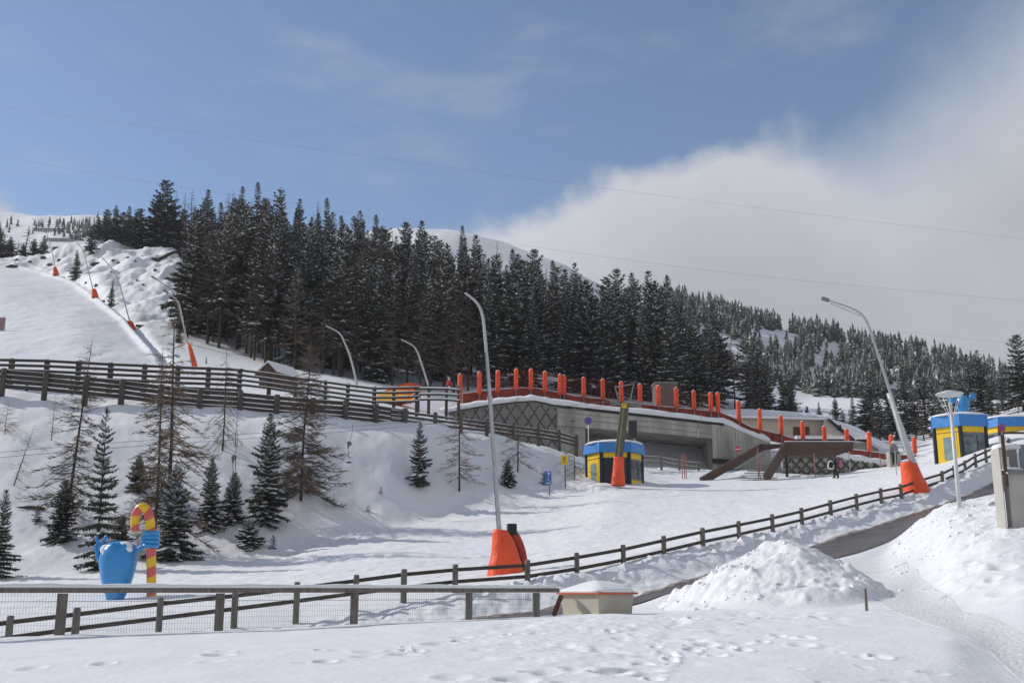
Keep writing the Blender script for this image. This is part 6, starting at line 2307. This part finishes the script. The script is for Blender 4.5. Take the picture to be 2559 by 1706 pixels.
tc = N.new('ShaderNodeTexCoord')
sx = N.new('ShaderNodeSeparateXYZ')
L.new(tc.outputs['Generated'], sx.inputs[0])
az = math_('ARCTAN2', sx.outputs[0], sx.outputs[1])
el = math_('ARCSINE', sx.outputs[2])


def azel(u, v):
    p = pix(u, v, 1.0).normalized()
    return math.atan2(p.x, p.y), math.asin(p.z)


EDGE = [(-2200, 560), (-900, 640), (-200, 520), (-60, 470), (10, 500), (45, 545), (120, 620), (500, 640), (900, 590), (960, 620), (1010, 598), (1100, 574), (1250, 526), (1400, 480), (1520, 446), (1650, 412), (1760, 388), (1850, 366), (1930, 330), (1985, 312),
        (2020, 338), (2090, 352), (2180, 340), (2280, 262), (2380, 190), (2470, 110), (2559, 30), (2900, -300), (3600, -900)]
A0, A1 = -math.pi, math.pi
fc = N.new('ShaderNodeFloatCurve')
cu = fc.mapping.curves[0]
pts = [(-3.0, 0.95), (-2.3, 0.85), (-1.7, 0.35)] + sorted(azel(u, v) for u, v in EDGE)[1:-1] + [(1.1, 1.0), (1.8, 1.0), (2.6, 0.98)]  # end points: unseen cloud behind the camera, added for neutral fill light
pts.sort()
xs = [(a - A0) / (A1 - A0) for a, e in pts]
ys = [e for a, e in pts]
while len(cu.points) < len(xs) + 2:
    cu.points.new(0.5, 0.5)
allp = [(0.0, ys[0])] + list(zip(xs, ys)) + [(1.0, ys[-1])]
for pnt, (x_, y_) in zip(cu.points, allp):
    pnt.location = (x_, max(0, min(1, y_)))
    pnt.handle_type = 'AUTO_CLAMPED'
fc.mapping.update()
L.new(math_('DIVIDE', math_('SUBTRACT', az, A0), A1 - A0), fc.inputs['Value'])
edge = fc.outputs[0]
n1 = nd('ShaderNodeTexNoise')
n1.inputs['Scale'].default_value = 7.0
n1.inputs['Detail'].default_value = 7
n1.inputs['Roughness'].default_value = 0.58
L.new(tc.outputs['Generated'], n1.inputs['Vector'])
n2 = nd('ShaderNodeTexNoise')
n2.inputs['Scale'].default_value = 4.0
n2.inputs['Detail'].default_value = 8
n2.inputs['Distortion'].default_value = 0.4
L.new(tc.outputs['Generated'], n2.inputs['Vector'])
d = math_('SUBTRACT', edge, el)
d = math_('ADD', d, math_('MULTIPLY', math_('SUBTRACT', n1.outputs['Fac'], 0.5), 0.11))
soft = math_('ADD', 0.012, math_('MULTIPLY', sm(az, 0.22, 0.42), 0.075))
mask = sm(math_('DIVIDE', d, soft), -0.9, 1.3)
# thin veils of high cloud
mpv = nd('ShaderNodeMapping')
mpv.inputs['Scale'].default_value = (3.0, 3.0, 9.0)
mpv.inputs['Rotation'].default_value = (0, 0.5, 0)
L.new(tc.outputs['Generated'], mpv.inputs['Vector'])
n3 = nd('ShaderNodeTexNoise')
n3.inputs['Scale'].default_value = 1.6
n3.inputs['Detail'].default_value = 8
n3.inputs['Roughness'].default_value = 0.62
L.new(mpv.outputs[0], n3.inputs['Vector'])
veil = math_('MULTIPLY', sm(n3.outputs['Fac'], 0.48, 0.78), 0.30)
mask2 = math_('MAXIMUM', mask, veil)
# cloud brightness: whiter at its upper rim, greyer underneath
rim = sm(d, 0.16, 0.0)
cb = math_('ADD', 0.42, math_('MULTIPLY', rim, 0.13))
cb = math_('ADD', cb, math_('MULTIPLY', math_('SUBTRACT', n2.outputs['Fac'], 0.5), 0.30))
cb = math_('DIVIDE', cb, SKYK)
cc = nd('ShaderNodeCombineColor')
L.new(math_('MULTIPLY', cb, 0.955), cc.inputs[0])
L.new(math_('MULTIPLY', cb, 0.99), cc.inputs[1])
L.new(math_('MULTIPLY', cb, 1.06), cc.inputs[2])
tint = nd('ShaderNodeMix', data_type='RGBA', blend_type='MULTIPLY')
tint.inputs['Factor'].default_value = 1.0
L.new(sky.outputs[0], tint.inputs['A'])
tint.inputs['B'].default_value = (1.12, 1.14, 1.17, 1)
SKYTINT = tint
mix = nd('ShaderNodeMix', data_type='RGBA')
L.new(mask2, mix.inputs['Factor'])
L.new(tint.outputs['Result'], mix.inputs['A'])
L.new(cc.outputs[0], mix.inputs['B'])
L.new(mix.outputs['Result'], bg.inputs['Color'])

# thin air that greys the far hillsides
m = MB()
zlo, zhi = float(HT.min()) - 1.0, float(HT.max()) + 6.0
m.box((0, 700, (zlo + zhi) / 2), (2400, 1480, zhi - zlo))
hz = m.build('haze', 'snow')
hm_ = bpy.data.materials.new('thin_haze')
hm_.use_nodes = True
hn = hm_.node_tree
hn.nodes.remove(hn.nodes['Principled BSDF'])
pv = hn.nodes.new('ShaderNodeVolumePrincipled')
pv.inputs['Density'].default_value = 0.00019
pv.inputs['Color'].default_value = (0.86, 0.90, 0.97, 1)
hn.links.new(pv.outputs[0], hn.nodes['Material Output'].inputs['Volume'])
hz.data.materials.clear()
hz.data.materials.append(hm_)
hz['kind'] = 'stuff'
S.cycles.volume_bounces = 0

S.view_settings.view_transform = 'Standard'
S.view_settings.look = 'None'
S.view_settings.exposure = 0.17
S.view_settings.gamma = 1.0
S.render.engine = 'CYCLES'
S.cycles.use_denoising = True
S.cycles.max_bounces = 6
S.cycles.diffuse_bounces = 3
S.cycles.glossy_bounces = 2
S.cycles.transmission_bounces = 2
